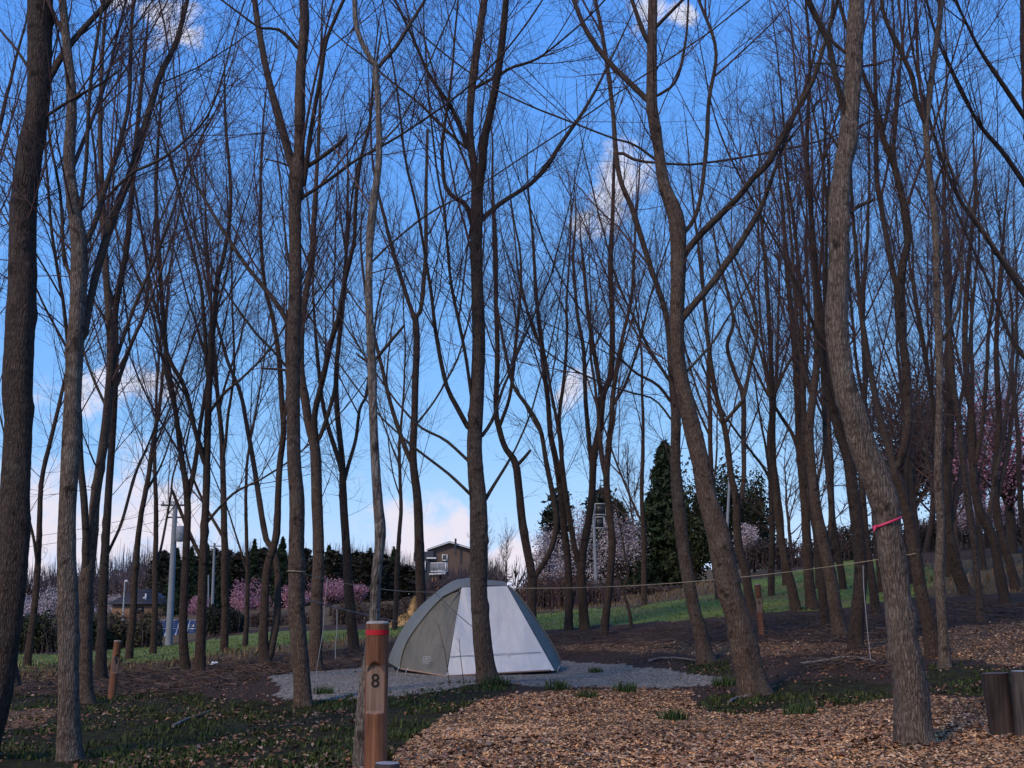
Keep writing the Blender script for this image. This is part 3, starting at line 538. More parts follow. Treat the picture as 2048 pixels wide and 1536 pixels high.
TT(126, 15.5, 'dark trunk on the brush heap, just left of the tree with the pink ribbon', [(1711,1304,30),(1713,1250,29),(1720,1180,27),(1722,1130,25),(1716,1060,25),(1708,1000,24),(1696,917,22),(1679,867,19),(1660,800,17),(1648,740,15),(1642,640,13),(1630,520,11),(1618,380,9)],
   limbs=[[(1700,930,12),(1690,850,11),(1668,780,10),(1655,680,9),(1660,560,8)], [(1650,760,8),(1640,690,7),(1615,620,6)]], m=M_BARKD)
TT(127, 22, 'thin trunk in the gap left of the pink-ribboned tree, far chips at its foot', [(1752,1231,19),(1745,1170,17),(1737,1110,15),(1728,1030,14),(1722,900,12),(1730,760,11),(1725,620,9),(1735,480,7)], m=M_BARKD)
RIBBON_TREE = TT(128, 7.5, 'large S-curved trunk tied with a pink ribbon, front right', [(1832,1494,70),(1826,1450,68),(1823,1400,67),(1816,1340,63),(1806,1280,58),(1795,1200,54),(1787,1130,54),(1777,1070,52),(1769,1010,56),(1752,960,57),(1727,900,54),(1708,833,50),(1688,767,44),(1677,700,43),(1672,633,44),(1677,560,43),(1678,500,41),(1678,430,42),(1686,333,36),(1697,283,39),(1701,233,36),(1706,167,34),(1711,67,35),(1714,0,31),(1716,-90,28)],
   limbs=[[(1692,240,13),(1680,190,12),(1669,143,11),(1659,90,12),(1646,60,13),(1616,0,12),(1600,-50,10)], [(1655,75,7),(1664,30,7),(1667,-10,6)]],
   stubs=[[(1700,425,8),(1722,410,8),(1748,399,6)], [(1697,135,4),(1660,128,4),(1622,126,3)], [(1715,133,5),(1740,131,4),(1768,126,3)], [(1680,300,7),(1660,270,5),(1640,255,4)]], m=M_BARK2, zmin=4.0, sides=30, flare=.26)
TT(129, 14, 'dark scarred trunk with a V fork right behind the pink-ribboned tree', [(1870,1318,30),(1856,1240,27),(1841,1175,26),(1827,1087,25),(1812,1017,23),(1795,960,22),(1789,940,20),(1803,915,17),(1815,850,17),(1815,790,16),(1812,733,16),(1803,667,16),(1799,583,16),(1807,520,15),(1816,480,14),(1809,417,14),(1789,333,13),(1769,283,12),(1753,217,10),(1733,167,9)],
   limbs=[[(1790,945,15),(1779,900,15),(1763,850,14),(1749,783,13),(1733,700,12),(1719,600,10),(1712,500,8)], [(1799,590,11),(1785,540,11),(1763,417,10),(1753,350,10),(1752,233,9),(1749,100,8),(1746,0,7)], [(1784,320,8),(1790,260,8),(1797,180,7),(1800,140,5)], [(1765,270,7),(1775,220,7),(1785,150,5)]], m=M_BARKD, zmin=2.6, sides=18)
TT(130, 12.5, 'slim straight grey trunk right of the pink-ribboned tree', [(1891,1340,24),(1888,1290,20),(1882,1200,20),(1878,1150,20),(1881,1090,19),(1882,1040,17),(1878,1000,18),(1877,900,17),(1879,800,14),(1878,700,15),(1874,600,14),(1872,500,13),(1868,420,13),(1858,333,12),(1852,250,13),(1856,217,13),(1866,133,12),(1876,67,11),(1883,0,10),(1890,-70,8)],
   limbs=[[(1850,245,11),(1833,200,10),(1823,150,10),(1796,93,9),(1769,33,8),(1760,-20,7)], [(1868,400,5),(1890,310,4),(1915,370,4)], [(1880,690,6),(1915,620,6),(1925,520,5),(1905,420,4)], [(1824,152,5),(1812,120,5),(1827,70,4),(1832,20,3)]], m=M_BARK2, zmin=2.6)
TT(131, 26, 'thick dark trunk on the slope at the far right, left of the slim brown one', [(1934,1192,26),(1918,1150,24),(1908,1110,22),(1898,1060,20),(1893,980,18),(1900,860,15),(1897,720,12),(1900,560,9)], limbs=[[(1899,1050,14),(1915,980,12),(1935,880,10),(1945,740,8)], [(1895,940,10),(1870,830,9),(1850,700,7)]], m=M_BARKD)
TT(132, 19, 'slim brown trunk on the far right chip path', [(1963,1248,17),(1957,1180,15),(1951,1120,14),(1945,1060,14),(1936,1000,14),(1916,833,13),(1906,767,12),(1896,633,11),(1890,500,9),(1888,380,7)], limbs=[[(1915,830,8),(1935,730,7),(1945,620,6)], [(1897,640,7),(1910,560,6),(1930,460,5)]], m=M_BARK)
TT(133, 23, 'dark trunk leaning left, second from the right edge', [(2014,1213,22),(2000,1150,20),(1990,1090,19),(1972,1045,19),(1955,1010,18),(1945,930,16),(1942,820,14),(1930,700,12),(1935,560,10),(1950,400,7)], limbs=[[(1947,940,10),(1965,850,9),(1975,720,8)], [(1975,1050,10),(1990,960,9),(2010,850,8),(2025,720,6)]], m=M_BARKD)
TT(134, 27, 'dark leaning trunk nearest to the right edge', [(2034,1185,20),(2020,1130,18),(2008,1090,17),(1996,1040,16),(1990,960,14),(1998,840,12),(1992,700,10),(2000,560,8)], limbs=[[(1994,1000,10),(2015,900,9),(2030,780,7)]], m=M_BARKD)
TT(136, 15, 'leafless crown hanging in from the top right, trunk outside the picture', [(2160,1300,40),(2140,1150,38),(2120,950,34),(2090,700,30),(2075,500,26),(2062,300,22),(2050,100,18)],
   limbs=[[(2085,640,14),(2030,560,12),(1970,470,10),(1920,400,8),(1880,310,6)], [(2070,400,12),(2010,310,10),(1960,250,8),(1915,170,6)], [(2060,250,10),(2000,160,9),(1960,100,7),(1930,40,5)], [(2090,760,10),(2030,690,8),(1990,600,6)]], m=M_BARKD, zmin=2.8)
TT(135, 25, 'thin bent sapling on the lawn beside the third trunk right of the tent', [(1262,1246,7),(1257,1215,6),(1247,1181,6),(1256,1150,5),(1250,1110,4)], limbs=[[(1247,1181,3),(1236,1150,3),(1225,1130,2)]], top=3.0, zmin=1.0, m=M_BARKD, sides=8, name='sapling')

# ---- filler trees of the same plantation standing further back: five shapes, copied
def proto_tree(seed, h=12.5, r0=.095, wide=False):
    rg = np.random.default_rng(seed); t = thing('bare_tree', (0, 0, 0), 'bare tree', 'tree', 'bare trees at the back of the grove')
    P = [np.array([0, 0, -.15])]; d = np.array([rg.normal() * .05, rg.normal() * .05, 1.0])
    while P[-1][2] < h: d = nrm(d + np.array([0, 0, .10]) + rg.normal(size=3) * .04); P.append(P[-1] + d * .3)
    P = np.array(P); R = np.interp(P[:, 2], [0, h * .25, h * .6, h], [r0, r0 * .72, r0 * .36, .006])
    Pf, Rf = resample(P, R, 110); obj('trunk', trunk_mesh('trunk', Pf, Rf, 9, M_BARKD, rg, .2), t)
    L0 = [(P, R)]
    p, r = spawn(rg, Pf[None], Rf[None], .5, .16, (18, 30), lambda L, q: np.clip(.8 * L * (1 - q) + 1, 2, 7), 16, .06, .04, .6, None, .04, .12, .004) if not wide else spawn(rg, Pf[None], Rf[None], 1.3, .14, (28, 58), lambda L, q: np.clip(.62 * L * (1 - q) + 1, 1.5, 6), 14, .05, .08, .7, None, .06, .2, .006)
    for a, b in zip(p, r):
        f = catmull(np.concatenate([a, b[:, None]], 1), 3); obj('limb', trunk_mesh('limb', f[:, :3], f[:, 3], 6, M_LIMB, rg, 0, False), t); L0.append((a, b))
    obj('crown', crown_mesh('crown', rg, L0, 2.4, (.85 if not wide else .7), False, twig=.75 if not wide else .5, rs=1.0 if not wide else 2.6), t)
    return t
PROT = [proto_tree(900 + i, 12 + .5 * i, .085 + .006 * i) for i in range(4)]
WIDE = [proto_tree(950 + i, 12, .15, True) for i in range(2)]
FILL = [(62,27,'between the thick dark left-edge trunk and the slim grey-brown one'),(262,28,'behind the small brown post at left'),(310,31,'between the small brown post and the V-fork'),(452,29,'above the dark round bush'),
 (492,33,'between the dark round bush and the pair of dark stems'),(790,34,'above the straw heaps left of the tent'),
 (1290,33,'on the lawn left of the dark leaning trunk'),
 (1440,31,'behind the upper curve of the big leaning trunk'),(1545,30,'above the small post marked 6'),(1575,34,'left of the two dark trunks on the slope'),(1640,31,'between the slope trunks and the curving brown trunk'),(1690,30,'behind the dark trunk on the brush heap'),
 (1765,28,'directly behind the pink ribbon'),(1822,30,'in the V of the scarred trunk'),(1845,35,'between the scarred trunk and the slim straight grey trunk'),(1905,32,'right of the slim straight grey trunk, high on the slope'),(1975,34,'between the slim brown trunk and the right-hand leaning pair'),(2060,30,'just past the right edge of the picture')]
fr = np.random.default_rng(55)
for i, (px, Y, where) in enumerate(FILL):
    o = PROT[i] if i < 4 else copy_tree(PROT[i % 4])
    b = on_ground(px, Y); o.location = b; s = fr.uniform(.88, 1.06); o.scale = (s * fr.uniform(.9, 1.05), s * fr.uniform(.9, 1.05), s); o.rotation_euler = (0, fr.uniform(-.03, .03), fr.uniform(0, 6.28))
    o['label'] = 'thin bare back tree ' + where
print('crown tris', TREE_TRIS)

# ------------------------------------------------------------------ tent
def curve_px(pts, Ys, n):
    pts = np.array(pts, float); Yv = np.interp(np.linspace(0, 1, len(pts)), np.linspace(0, 1, len(Ys)), Ys)
    P = np.stack([W(a, b, c) for (a, b), c in zip(pts, Yv)]); C = catmull(P, 8); return resample(C, np.zeros(len(C)), n)[0]
def patch(curves, m_, f=None):
    """smooth sheet lofted through a row of curves (each (n,3)), m_ steps between neighbours"""
    C = np.array(curves); rows = np.stack([catmull(C[:, j], m_) if len(C) > 2 else C[0, j] + (C[1, j] - C[0, j]) * np.linspace(0, 1, m_ + 1)[:, None] for j in range(C.shape[1])], 1)
    if f is not None: rows = f(rows)
    a, b = rows.shape[:2]; i = (np.arange(a - 1)[:, None] * b + np.arange(b - 1)[None]).ravel()
    return rows.reshape(-1, 3), np.stack([i, i + 1, i + b + 1, i + b], -1)
def cloth(name, c, wr=.010, scale=(9, 9, 2.2), rot=(0.0, .5, 0)):
    m, t, b = mat(name); L = t.links.new
    n = noise(t, mapped(t, scale, rot), 1.0, 4, .5); n2 = noise(t, mapped(t, (2.3, 2.3, 2.3)), 1.0, 4)
    c = np.array(c); r = ramp(t, [(.3, tuple(c * .88)), (.7, tuple(c * 1.06))]); L(n2.outputs[0], r.inputs[0]); L(r.outputs[0], b.inputs['Base Color'])
    b.inputs['Roughness'].default_value = .6; b.inputs['Specular IOR Level'].default_value = .3
    bump(t, b, n.outputs[0], wr, 1.0); return m
def build_tent():
    FL, FR, TL, TR = W(893,1353,16.5), W(1109,1341,17.2), W(923,1175,17.3), W(1014,1172,17.6)
    base = on_ground(940, 17.8); n = 26
    t = thing('dome_tent', base, 'grey-green dome tent with a white front panel on the gravel pad', 'tent')
    white = cloth('tent_white', (.70, .68, .64), .03, (5, 5, 1.5), (0, .7, 0)); grey = cloth('tent_greygreen', (.165, .168, .145), .02); grey2 = cloth('tent_side', (.135, .128, .106), .06, (7, 7, 1.6), (0, .42, .3))
    lin = lambda a, b: a + (b - a) * np.linspace(0, 1, n)[:, None]
    arcB = curve_px([(799,1338),(806,1305),(819,1275),(854,1228),(885,1196),(923,1175)], [17.6,17.55,17.5,17.3], n)
    arcC = curve_px([(775,1324),(783,1301),(800,1266),(830,1223),(868,1188),(905,1162),(935,1156)], [18.3,18.2,18.0], n)
    arcD = curve_px([(1121,1327),(1108,1298),(1082,1255),(1048,1207),(1024,1180),(1003,1167)], [17.95,17.95,18.0], n)
    def arc(x, Y, top):
        b = on_ground(x, Y) + np.array([0, 0, .06]); u = np.linspace(0, 1, n)[:, None]; mid = b * .35 + top * .65; mid[2] = b[2] + (top[2] - b[2]) * .86
        return (1 - u) ** 2 * b + 2 * u * (1 - u) * mid + u * u * top
    topm = (arcC[-1] + arcD[-1]) / 2 + np.array([0, .45, .0])
    arcE, arcF = arc(905, 20.0, topm - np.array([.15, 0, 0])), arc(1050, 19.7, topm + np.array([.15, 0, 0]))
    wr = np.random.default_rng(3)
    # front panel: flat trapezoid with a seam
    def pull(r):
        a, b = r.shape[:2]; u = np.linspace(0, 1, a)[:, None]; v = np.linspace(0, 1, b)[None]
        r = r.copy(); r[..., 1] += .05 * np.sin(math.pi * u) * np.sin(math.pi * v) + .012 * np.sin(u * 19 + v * 9) * np.exp(-((u - .05) / .25) ** 2)
        return r
    V, Q = patch([lin(FL, TL), lin(FR, TR)], 30, pull); fp = obj('front_panel', mesh_np('front_panel', V - base, Q, None, white, True), t)
    sag = lambda r: r + np.array([.35, .25, 0]) * (np.sin(math.pi * np.linspace(0, 1, r.shape[0]))[:, None] * np.sin(math.pi * np.linspace(0, 1, r.shape[1]) ** .8)[None] * .13 + .012 * np.sin(np.linspace(0, 1, r.shape[0])[:, None] * 34 + 3 * np.linspace(0, 1, r.shape[1])[None]) * np.sin(math.pi * np.linspace(0, 1, r.shape[1]))[None])[..., None]
    V, Q = patch([lin(FL + np.array([-.012, .01, 0]), TL + np.array([-.006, .01, 0])), arcB], 40, sag); obj('side_panel', mesh_np('side_panel', V - base, Q, None, grey2, True), t)
    V, Q = patch([arcB, arcC], 8, None); mb = MB(); mb.add(V, Q)
    V, Q = patch([arcC, arcE, arcF, arcD], 10, None); mb.add(V, Q)
    V, Q = patch([arcD, lin(FR + np.array([.012, .012, 0]), TR + np.array([.006, .01, 0]))], 8, None); mb.add(V, Q)
    top1 = resample(np.array([TL, (TL + TR) / 2 + np.array([0, 0, .015]), TR]), np.zeros(3), 12)[0]; top2 = resample(np.array([arcC[-1], arcD[-1]]), np.zeros(2), 12)[0]
    V, Q = patch([top1 + np.array([0, .008, .004]), (top1 + top2) / 2 + np.array([0, 0, .05]), top2 + np.array([0, .01, .003]), (top2 + topm) / 2 + np.array([0, 0, .03])], 6, None); mb.add(V, Q)
    for q in range(len(mb.V)): mb.V[q] = mb.V[q] - base
    fly = obj('flysheet', mb.mesh('flysheet', grey, True), t)
    # poles showing as ridges under the fly
    for nm, c, off in (('pole_sleeve', arcB, (-.004, -.012, .006)), ('pole_sleeve', arcD, (.01, 0, .006))):
        mb = MB(); mb.tube(c + np.array(off) - base, .011, 6); obj(nm, mb.mesh(nm, grey, True), t)
    # hem strips and seam
    hem = flat('tent_hem', (.30, .20, .16), .8, .1)
    mb = MB(); mb.tube(lin(FL, FR)[::3] + np.array([0, -.006, .006]) - base, .013, 6); obj('hem', mb.mesh('hem', hem, True), t)
    mb = MB(); mb.tube(lin(FL, arcB[0])[::3] + np.array([0, -.006, .006]) - base, .012, 6); obj('hem', mb.mesh('hem', hem, True), t)
    q = .215; a, b = FL + (TL - FL) * q, FR + (TR - FR) * q; mb = MB(); mb.tube(lin(a, b)[::2] + np.array([0, .02, 0]) * np.sin(math.pi * np.linspace(0, 1, n))[::2, None] + np.array([0, -.012, 0]) - base, .005, 5); obj('seam', mb.mesh('seam', flat('seam_grey', (.38, .39, .40)), True), fp)
    for x in (.13, .60, .62):
        p = a + (b - a) * x + np.array([0, -.012 + .02 * math.sin(math.pi * x), -.02]); mb = MB(); mb.tube(np.array([p, p + (.012, 0, -.02), p + (0, 0, -.04)]) - base, .004, 5); obj('toggle', mb.mesh('toggle', hem, True), fp)
    # groundsheet edge and inner tub under the raised hem
    mb = MB(); g = [np.array([p[0], p[1], 0]) for p in (FL + (FR - FL) * .03, FR - (FR - FL) * .02, arcD[0], arcF[0], arcE[0], arcC[0], arcB[0])]
    c = sum(g) / len(g); ring = [c + (p - c) * .93 for p in g]
    lo = np.array([[p[0], p[1], float(gz(p[0], np.array(p[1]))) + .015] for p in ring]); hi = lo + np.array([0, 0, .10]); k = len(ring)
    mb.add(np.concatenate([lo, hi]) - base, [(i, (i + 1) % k, k + (i + 1) % k, k + i) for i in range(k)]); obj('groundsheet', mb.mesh('groundsheet', flat('groundsheet', (.03, .03, .035), .7)), t)
    # logo: a pale outlined plate with lettering, sewn on the side panel
    o = W(856,1321,16.93); ux = nrm(W(873,1323,16.80) - W(837,1319,17.04)); dn = nrm(np.array([-ux[1], ux[0], 0])); n_ = np.array([ux[1], -ux[0], .28]); n_ = nrm(n_); uz = nrm(np.cross(n_, ux)) * -1
    if uz[2] < 0: uz = -uz
    o = o + n_ * .035
    M = np.stack([ux, uz, n_], 1); w, h = .142, .088
    lg = flat('logo_pale', (.34, .36, .40), .6, .05)
    mb = MB()
    for cx, cy, dx, dy in ((0, h / 2, w, .008), (0, -h / 2, w, .008), (-w / 2, 0, .008, h - .008), (w / 2, 0, .008, h - .008), (0, .017, w * .55, .012)):
        mb.box(o - base + M @ np.array([cx, cy, 0]), (dx, dy, .002), M)
    lp = obj('logo', mb.mesh('logo', lg), t)
    tx = text_mesh('Coleman', .034, lg); tx.transform(__import__('mathutils').Matrix([list(M[i]) + [float((o - base + M @ np.array([0, -.012, .001]))[i])] for i in range(3)] + [[0, 0, 0, 1]])); obj('lettering', tx, lp)
    # guy loops and pegs
    dark = flat('strap_dark', (.02, .02, .02), .7); steel = flat('steel', (.45, .45, .47), .35, .1, metal=.8)
    p0 = arcB[-4]; mb = MB(); mb.tube(np.array([W(917,1180,17.25), W(900,1187,17.2), W(884,1194,17.15)]) - base, [.022, .012, .006], 6); obj('vent_strap', mb.mesh('vent_strap', dark, True), t)
    for x, y, Y in ((812,1344,16.9),(795,1347,17.2),(1115,1342,17.3),(893,1357,16.35)):
        b = W(x, y, Y); b[2] = float(gz(b[0], np.array(Y))); mb = MB(); mb.tube(np.array([b + (0.03, 0, .10), b + (.0, -.01, .05), b + (-.01, -.02, -.05)]) - base, .005, 6); obj('peg', mb.mesh('peg', steel, True), t)
    return t
def text_mesh(s, size, m, ext=.0006):
    cu = bpy.data.curves.new('lettering', 'FONT'); cu.body = s; cu.size = size; cu.extrude = ext; cu.offset = size * .003; cu.align_x = 'CENTER'; cu.align_y = 'CENTER'
    o = bpy.data.objects.new('lettering', cu); COL.objects.link(o); dg = bpy.context.evaluated_depsgraph_get(); me = bpy.data.meshes.new_from_object(o.evaluated_get(dg))
    bpy.data.objects.remove(o); me.materials.clear(); me.materials.append(m); return me
build_tent()

# ------------------------------------------------------------------ numbered posts, stumps
M_WOOD = None
def wood(name, dark, light, sc_=(55, 55, 2.2)):
    m, t, b = mat(name); L = t.links.new; n = noise(t, mapped(t, sc_), 1.0, 5, .6); n2 = noise(t, mapped(t, (5, 5, 2)), 1.0, 4)
    r = ramp(t, [(.3, dark), (.68, light)]); L(n.outputs[0], r.inputs[0])
    mu = N(t, 'ShaderNodeMix', data_type='RGBA', blend_type='MULTIPLY'); mu.inputs['Factor'].default_value = .8; r2 = ramp(t, [(.35, (.5, .46, .44)), (.65, (1, 1, 1))]); L(n2.outputs[0], r2.inputs[0])
    L(r.outputs[0], mu.inputs['A']); L(r2.outputs[0], mu.inputs['B']); L(mu.outputs['Result'], b.inputs['Base Color']); b.inputs['Roughness'].default_value = .65; bump(t, b, n.outputs[0], .002); return m
M_POST = wood('post_wood', (.12, .045, .022), (.34, .15, .075)); M_POSTF = wood('post_face', (.17, .10, .07), (.36, .24, .18)); M_POSTT = wood('post_top', (.28, .25, .23), (.48, .45, .42), (20, 20, 20)); M_BLACK = flat('black_paint', (.008, .008, .008), .5); M_RED = flat('red_tape', (.42, .012, .018), .4, .06)
def post(px, Y, rad, h, label, num, tape=False, tilt=(0, 0), yaw=0.0):
    b = on_ground(px, Y); b[2] = float(gz(b[0], np.array(Y))); t = thing('number_post', b, label, 'post', 'numbered wooden site posts'); t.rotation_euler = (tilt[0], tilt[1], yaw)
    S = 64; zs = np.concatenate([np.linspace(-.12, h * .40, 16), np.linspace(h * .41, h * .77, 60), np.linspace(h * .78, h - .008, 10)]); th = np.arange(S) / S * 2 * math.pi
    Z, T = np.meshgrid(zs, th, indexing='ij'); Rr = rad * (1 + .012 * np.sin(T * 3 + Z * 4)) ; X = Rr * np.cos(T); Yy = Rr * np.sin(T)
    f0, f1 = h * .44, h * .755; cut = -rad * .60; ft = f1 - .055 * np.clip(np.abs(X) / (rad * .8), 0, 1) ** 2
    k = np.clip((Z - f0) / .010, 0, 1) * (1 - np.clip((Z - (ft - .018)) / .018, 0, 1) ** 2)
    Yc = np.where((Yy < cut), Yy + (cut - Yy) * k, Yy)
    V = np.stack([X, Yc, Z], -1).reshape(-1, 3); a = len(zs); i = np.arange(a - 1)[:, None] * S + np.arange(S)[None]; j = np.arange(a - 1)[:, None] * S + (np.arange(S)[None] + 1) % S
    Q = np.stack([i, j, j + S, i + S], -1).reshape(-1, 4)
    me = mesh_np('post_shaft', V, Q, None, M_POST, False); me.materials.append(M_POSTF)
    c = V[Q].mean(1); face = (c[:, 2] > f0) & (c[:, 2] < f1 - .018) & (c[:, 1] <= cut + .001); me.polygons.foreach_set('material_index', face.astype(np.int32)); obj('shaft', me, t)
    mb = MB(); rr = [rad * 1.0, rad * 1.0, rad * .93, rad * .5, .001]; zz = [h - .0085, h - .003, h + .003, h + .006, h + .006]
    mb.tube(np.array([(0, 0, z) for z in zz]), rr, 32, False); obj('top', mb.mesh('top', M_POSTT, True), t)
    nb = text_mesh(num, .096, M_BLACK, .002); nb.transform(__import__('mathutils').Matrix(((.95, 0, 0, 0), (0, 0, -1, cut - .001), (0, 1, 0, f0 + (f1 - f0) * .62), (0, 0, 0, 1)))); obj('number', nb, t)
    if tape:
        mb = MB(); mb.tube(np.array([(0, 0, h * .945), (0, 0, h * .945 + .026)]) - np.array([0, 0, .02]), rad * 1.03, 40, False); obj('tape', mb.mesh('tape', M_RED, True), t)
    return t
post(757, 6.1, .0595, .812, 'reddish wooden post numbered 8 with a red band below its pale top', '8', True, (.0, -.005), -.06)
post(234, 16, .052, .76, 'small brown wooden post among the trunks at far left', '9', False, (.0, .045), .55)
post(1522, 19, .052, .80, 'small brown wooden post marked 6 on the slope at right', '6', False, (0, -.045), -.15)
def stump(px, row, Y, rad, h, label, top_m, side_m, seed, lean=(0, 0)):
    b = on_ground(px, Y); b[2] = float(gz(b[0], np.array(Y))); rg = np.random.default_rng(seed)
    t = thing('log_stump', b, label, 'stump', 'cut log stumps'); P = np.array([(0, 0, z) for z in np.linspace(-.08, h, 14)]); P[:, 0] += lean[0] * P[:, 2]
    S = 22; th = np.arange(S) / S * 2 * math.pi; rad_ = 1 + .04 * np.sin(th * 2 + 1) + .03 * np.sin(th * 5) + rg.normal(size=(14, S)) * .018
    V, Q = tubes(P[None], np.full((1, 14), rad), S, rad_[None]); obj('side', mesh_np('side', V, Q, None, side_m, True), t)
    ring = V[-S:]; c = ring.mean(0); Vt = np.concatenate([ring * [1, 1, 1] + [0, 0, .002], (ring - c) * .55 + c + [0, 0, .006], [c + [0, 0, .004]]]); Qt = [(i, (i + 1) % S, S + (i + 1) % S, S + i) for i in range(S)]; Tt = [(S + i, S + (i + 1) % S, 2 * S) for i in range(S)]
    obj('cut_face', mesh_np('cut_face', Vt, Qt, Tt, top_m, False), t); return t
M_CUT = wood('cut_grey', (.22, .21, .21), (.46, .45, .46), (30, 30, 30)); M_CUTD = wood('cut_dark', (.07, .055, .045), (.16, .12, .10), (30, 30, 30)); M_LOG = wood('log_dark', (.018, .012, .010), (.075, .052, .045), (40, 40, 3)); M_LOG2 = wood('log_grey', (.03, .024, .022), (.13, .105, .095), (50, 50, 3))
stump(1987, 1470, 7.9, .083, .395, 'dark cut log at the right edge, left one of the pair', M_CUTD, M_LOG, 1, (-.06, 0))
stump(2044, 1470, 7.75, .10, .405, 'weathered cut log with a pale top, cut off by the right edge', M_CUT, M_LOG2, 2)
stump(781, 1530, 5.3, .055, .235, 'pale log top at the bottom edge beside the post numbered 8', M_CUT, M_LOG2, 3)

# ------------------------------------------------------------------ ropes, ribbon, small things
M_ROPE = flat('rope_tan', (.32, .27, .18), .8, .1); M_CORD = flat('cord_grey', (.27, .27, .28), .7, .1); M_DARKROPE = flat('rope_dark', (.05, .05, .055), .7, .1)
def rope(name, label, P, r, m, sag=0.0, cat='rope', n=40, parent=None):
    P = np.array(P, float)
    if len(P) == 2:
        u = np.linspace(0, 1, n)[:, None]; C = P[0] + (P[1] - P[0]) * u; C[:, 2] -= sag * 4 * (u * (1 - u))[:, 0]
    else: C = catmull(P, 10)
    mb = MB(); mb.tube(C - P[0], r, 6); return tag(obj(name, mb.mesh(name, m, True), None, P[0]), label, cat)
rope('rope', 'tan rope running from the cord-wrapped trunk to the left top of the tent', [W(606,1147,12.95), W(872,1184,17.2)], .0045, M_ROPE, .06)
rope('rope', 'tan rope strung from the tent top across to the trees at right', [W(1024,1176,17.6), W(1832,1107,13.9)], .0045, M_ROPE, .12)
rope('rope', 'lower grey rope slanting from the cord-wrapped trunk down towards the tent', [W(611,1198,12.95), W(797,1243,17.7)], .0045, M_CORD, .015)
rope('guy_line', 'thin dark guy line crossing the white tent panel to the trunk in front', [W(868,1183,17.25), W(952,1259,14.55)], .005, M_DARKROPE, .02)
rope('hanging_cord', 'long pale cord hanging from the rope down to the gravel beside the forking brown trunk', [W(655,1160,13.85), W(650,1200,13.8), W(646,1260,13.7), W(638,1310,13.6), W(633,1346,13.55), W(632,1396,13.5)], .0034, M_CORD)
rope('hanging_cord', 'short pale cord hanging from the lower slanting rope', [W(674,1218,14.6), W(674,1260,14.6), W(671,1290,14.6), W(671,1318,14.6)], .005, M_CORD)
rope('hanging_cord', 'white cord hanging to the ground left of the pink-ribboned tree', [W(1726,1131,14.2), W(1728,1180,14.1), W(1733,1240,14), W(1739,1300,13.9), W(1743,1328,13.8), W(1750,1334,13.75)], .0045, M_CORD)
def ring_rope(name, label, cx, cy, w, Y, m, r, drop=0, cat='cord'):
    c = W(cx, cy, Y); R = w / 2 / FPX * Y * 1.06; th = np.linspace(0, 2 * math.pi, 33); P = np.stack([c[0] + R * np.cos(th), c[1] + R * np.sin(th), c[2] + drop * np.cos(th)], 1)
    mb = MB(); mb.tube(P - c, r, 6, False); return tag(obj(name, mb.mesh(name, m, True), None, c), label, cat)
ring_rope('tree_cord', 'pale cord wound round the straight brown trunk left of the numbered post', 593, 1143, 33, 13, M_ROPE, .006, -.005)
def ribbon():
    c = W(1774, 1045, 7.5); t = thing('pink_ribbon', c, 'bright pink ribbon tied round the large S-curved trunk', 'ribbon'); mm = flat('pink', (.60, .05, .12), .45, .05)
    th = np.linspace(0, 2 * math.pi, 41); Rr = 27.5 / FPX * 7.5 * 1.06; z = .035 * np.cos(th); V = []
    for q in (-.008, .008): V.append(np.stack([Rr * np.cos(th), Rr * np.sin(th), z + q], 1))
    k = len(th); V = np.concatenate(V); Q = [(i, i + 1, k + i + 1, k + i) for i in range(k - 1)]; me = mesh_np('band', V, Q, None, mm, True); o = obj('band', me, t); s = o.modifiers.new('thick', 'SOLIDIFY'); s.thickness = .002
    mb = MB(); k0 = np.array([-Rr * .93, -Rr * .45, -.035]); mb.tube(np.array([k0 + (0, 0, .012), k0 + (-.008, -.01, -.005), k0 + (-.02, -.012, -.03)]), [.008, .009, .003], 7); obj('knot', mb.mesh('knot', mm, True), t)
ribbon()
def branch_on_ground(pts, Y, r, label, m, seed):
    rg = np.random.default_rng(seed); P = []
    for (x, y) in pts:
        # follow the pixel down to the ground
        d = W(x, y, 1.0) - np.array([0, 0, CAMZ]); lo = np.linspace(4, 30, 400); P_ = np.array([0, 0, CAMZ]) + d * lo[:, None]; g = ground(P_[:, 0], P_[:, 1]); k = int(np.argmax(P_[:, 2] < g)); P.append([P_[k, 0], P_[k, 1], float(gz(P_[k, 0], P_[k, 1])) + r * .9])
    P = np.array(P); C = catmull(P, 6); C[:, 2] += rg.random(len(C)) * r * .6; mb = MB(); mb.tube(C - P[0], np.linspace(r, r * .45, len(C)), 7)
    tag(obj('fallen_branch', mb.mesh('fallen_branch', m, True), None, P[0]), label, 'branch')
M_DEAD = bark('dead_wood', (.12, .10, .09), (.26, .22, .20), (.38, .34, .31))
branch_on_ground([(345,1462),(372,1448),(398,1436),(420,1424)], 0, .016, 'pale fallen branch lying in the grass at front left', M_DEAD, 1)
branch_on_ground([(1298,1325),(1330,1319),(1365,1321),(1400,1326)], 0, .022, 'pale fallen branch at the foot of the dark leaning trunk', M_DEAD, 2)
branch_on_ground([(1458,1412),(1475,1404),(1500,1400)], 0, .018, 'pale root sticking out at the foot of the big leaning trunk', M_DEAD, 3)
branch_on_ground([(1600,1332),(1650,1326),(1700,1320),(1752,1330)], 0, .02, 'dead branch lying on the brush heap left of the pink-ribboned tree', M_DEAD, 4)
branch_on_ground([(1962,1452),(1985,1476),(2000,1478),(2020,1462),(2040,1450)], 0, .008, 'thin pale stick lying before the cut logs', M_DEAD, 5)
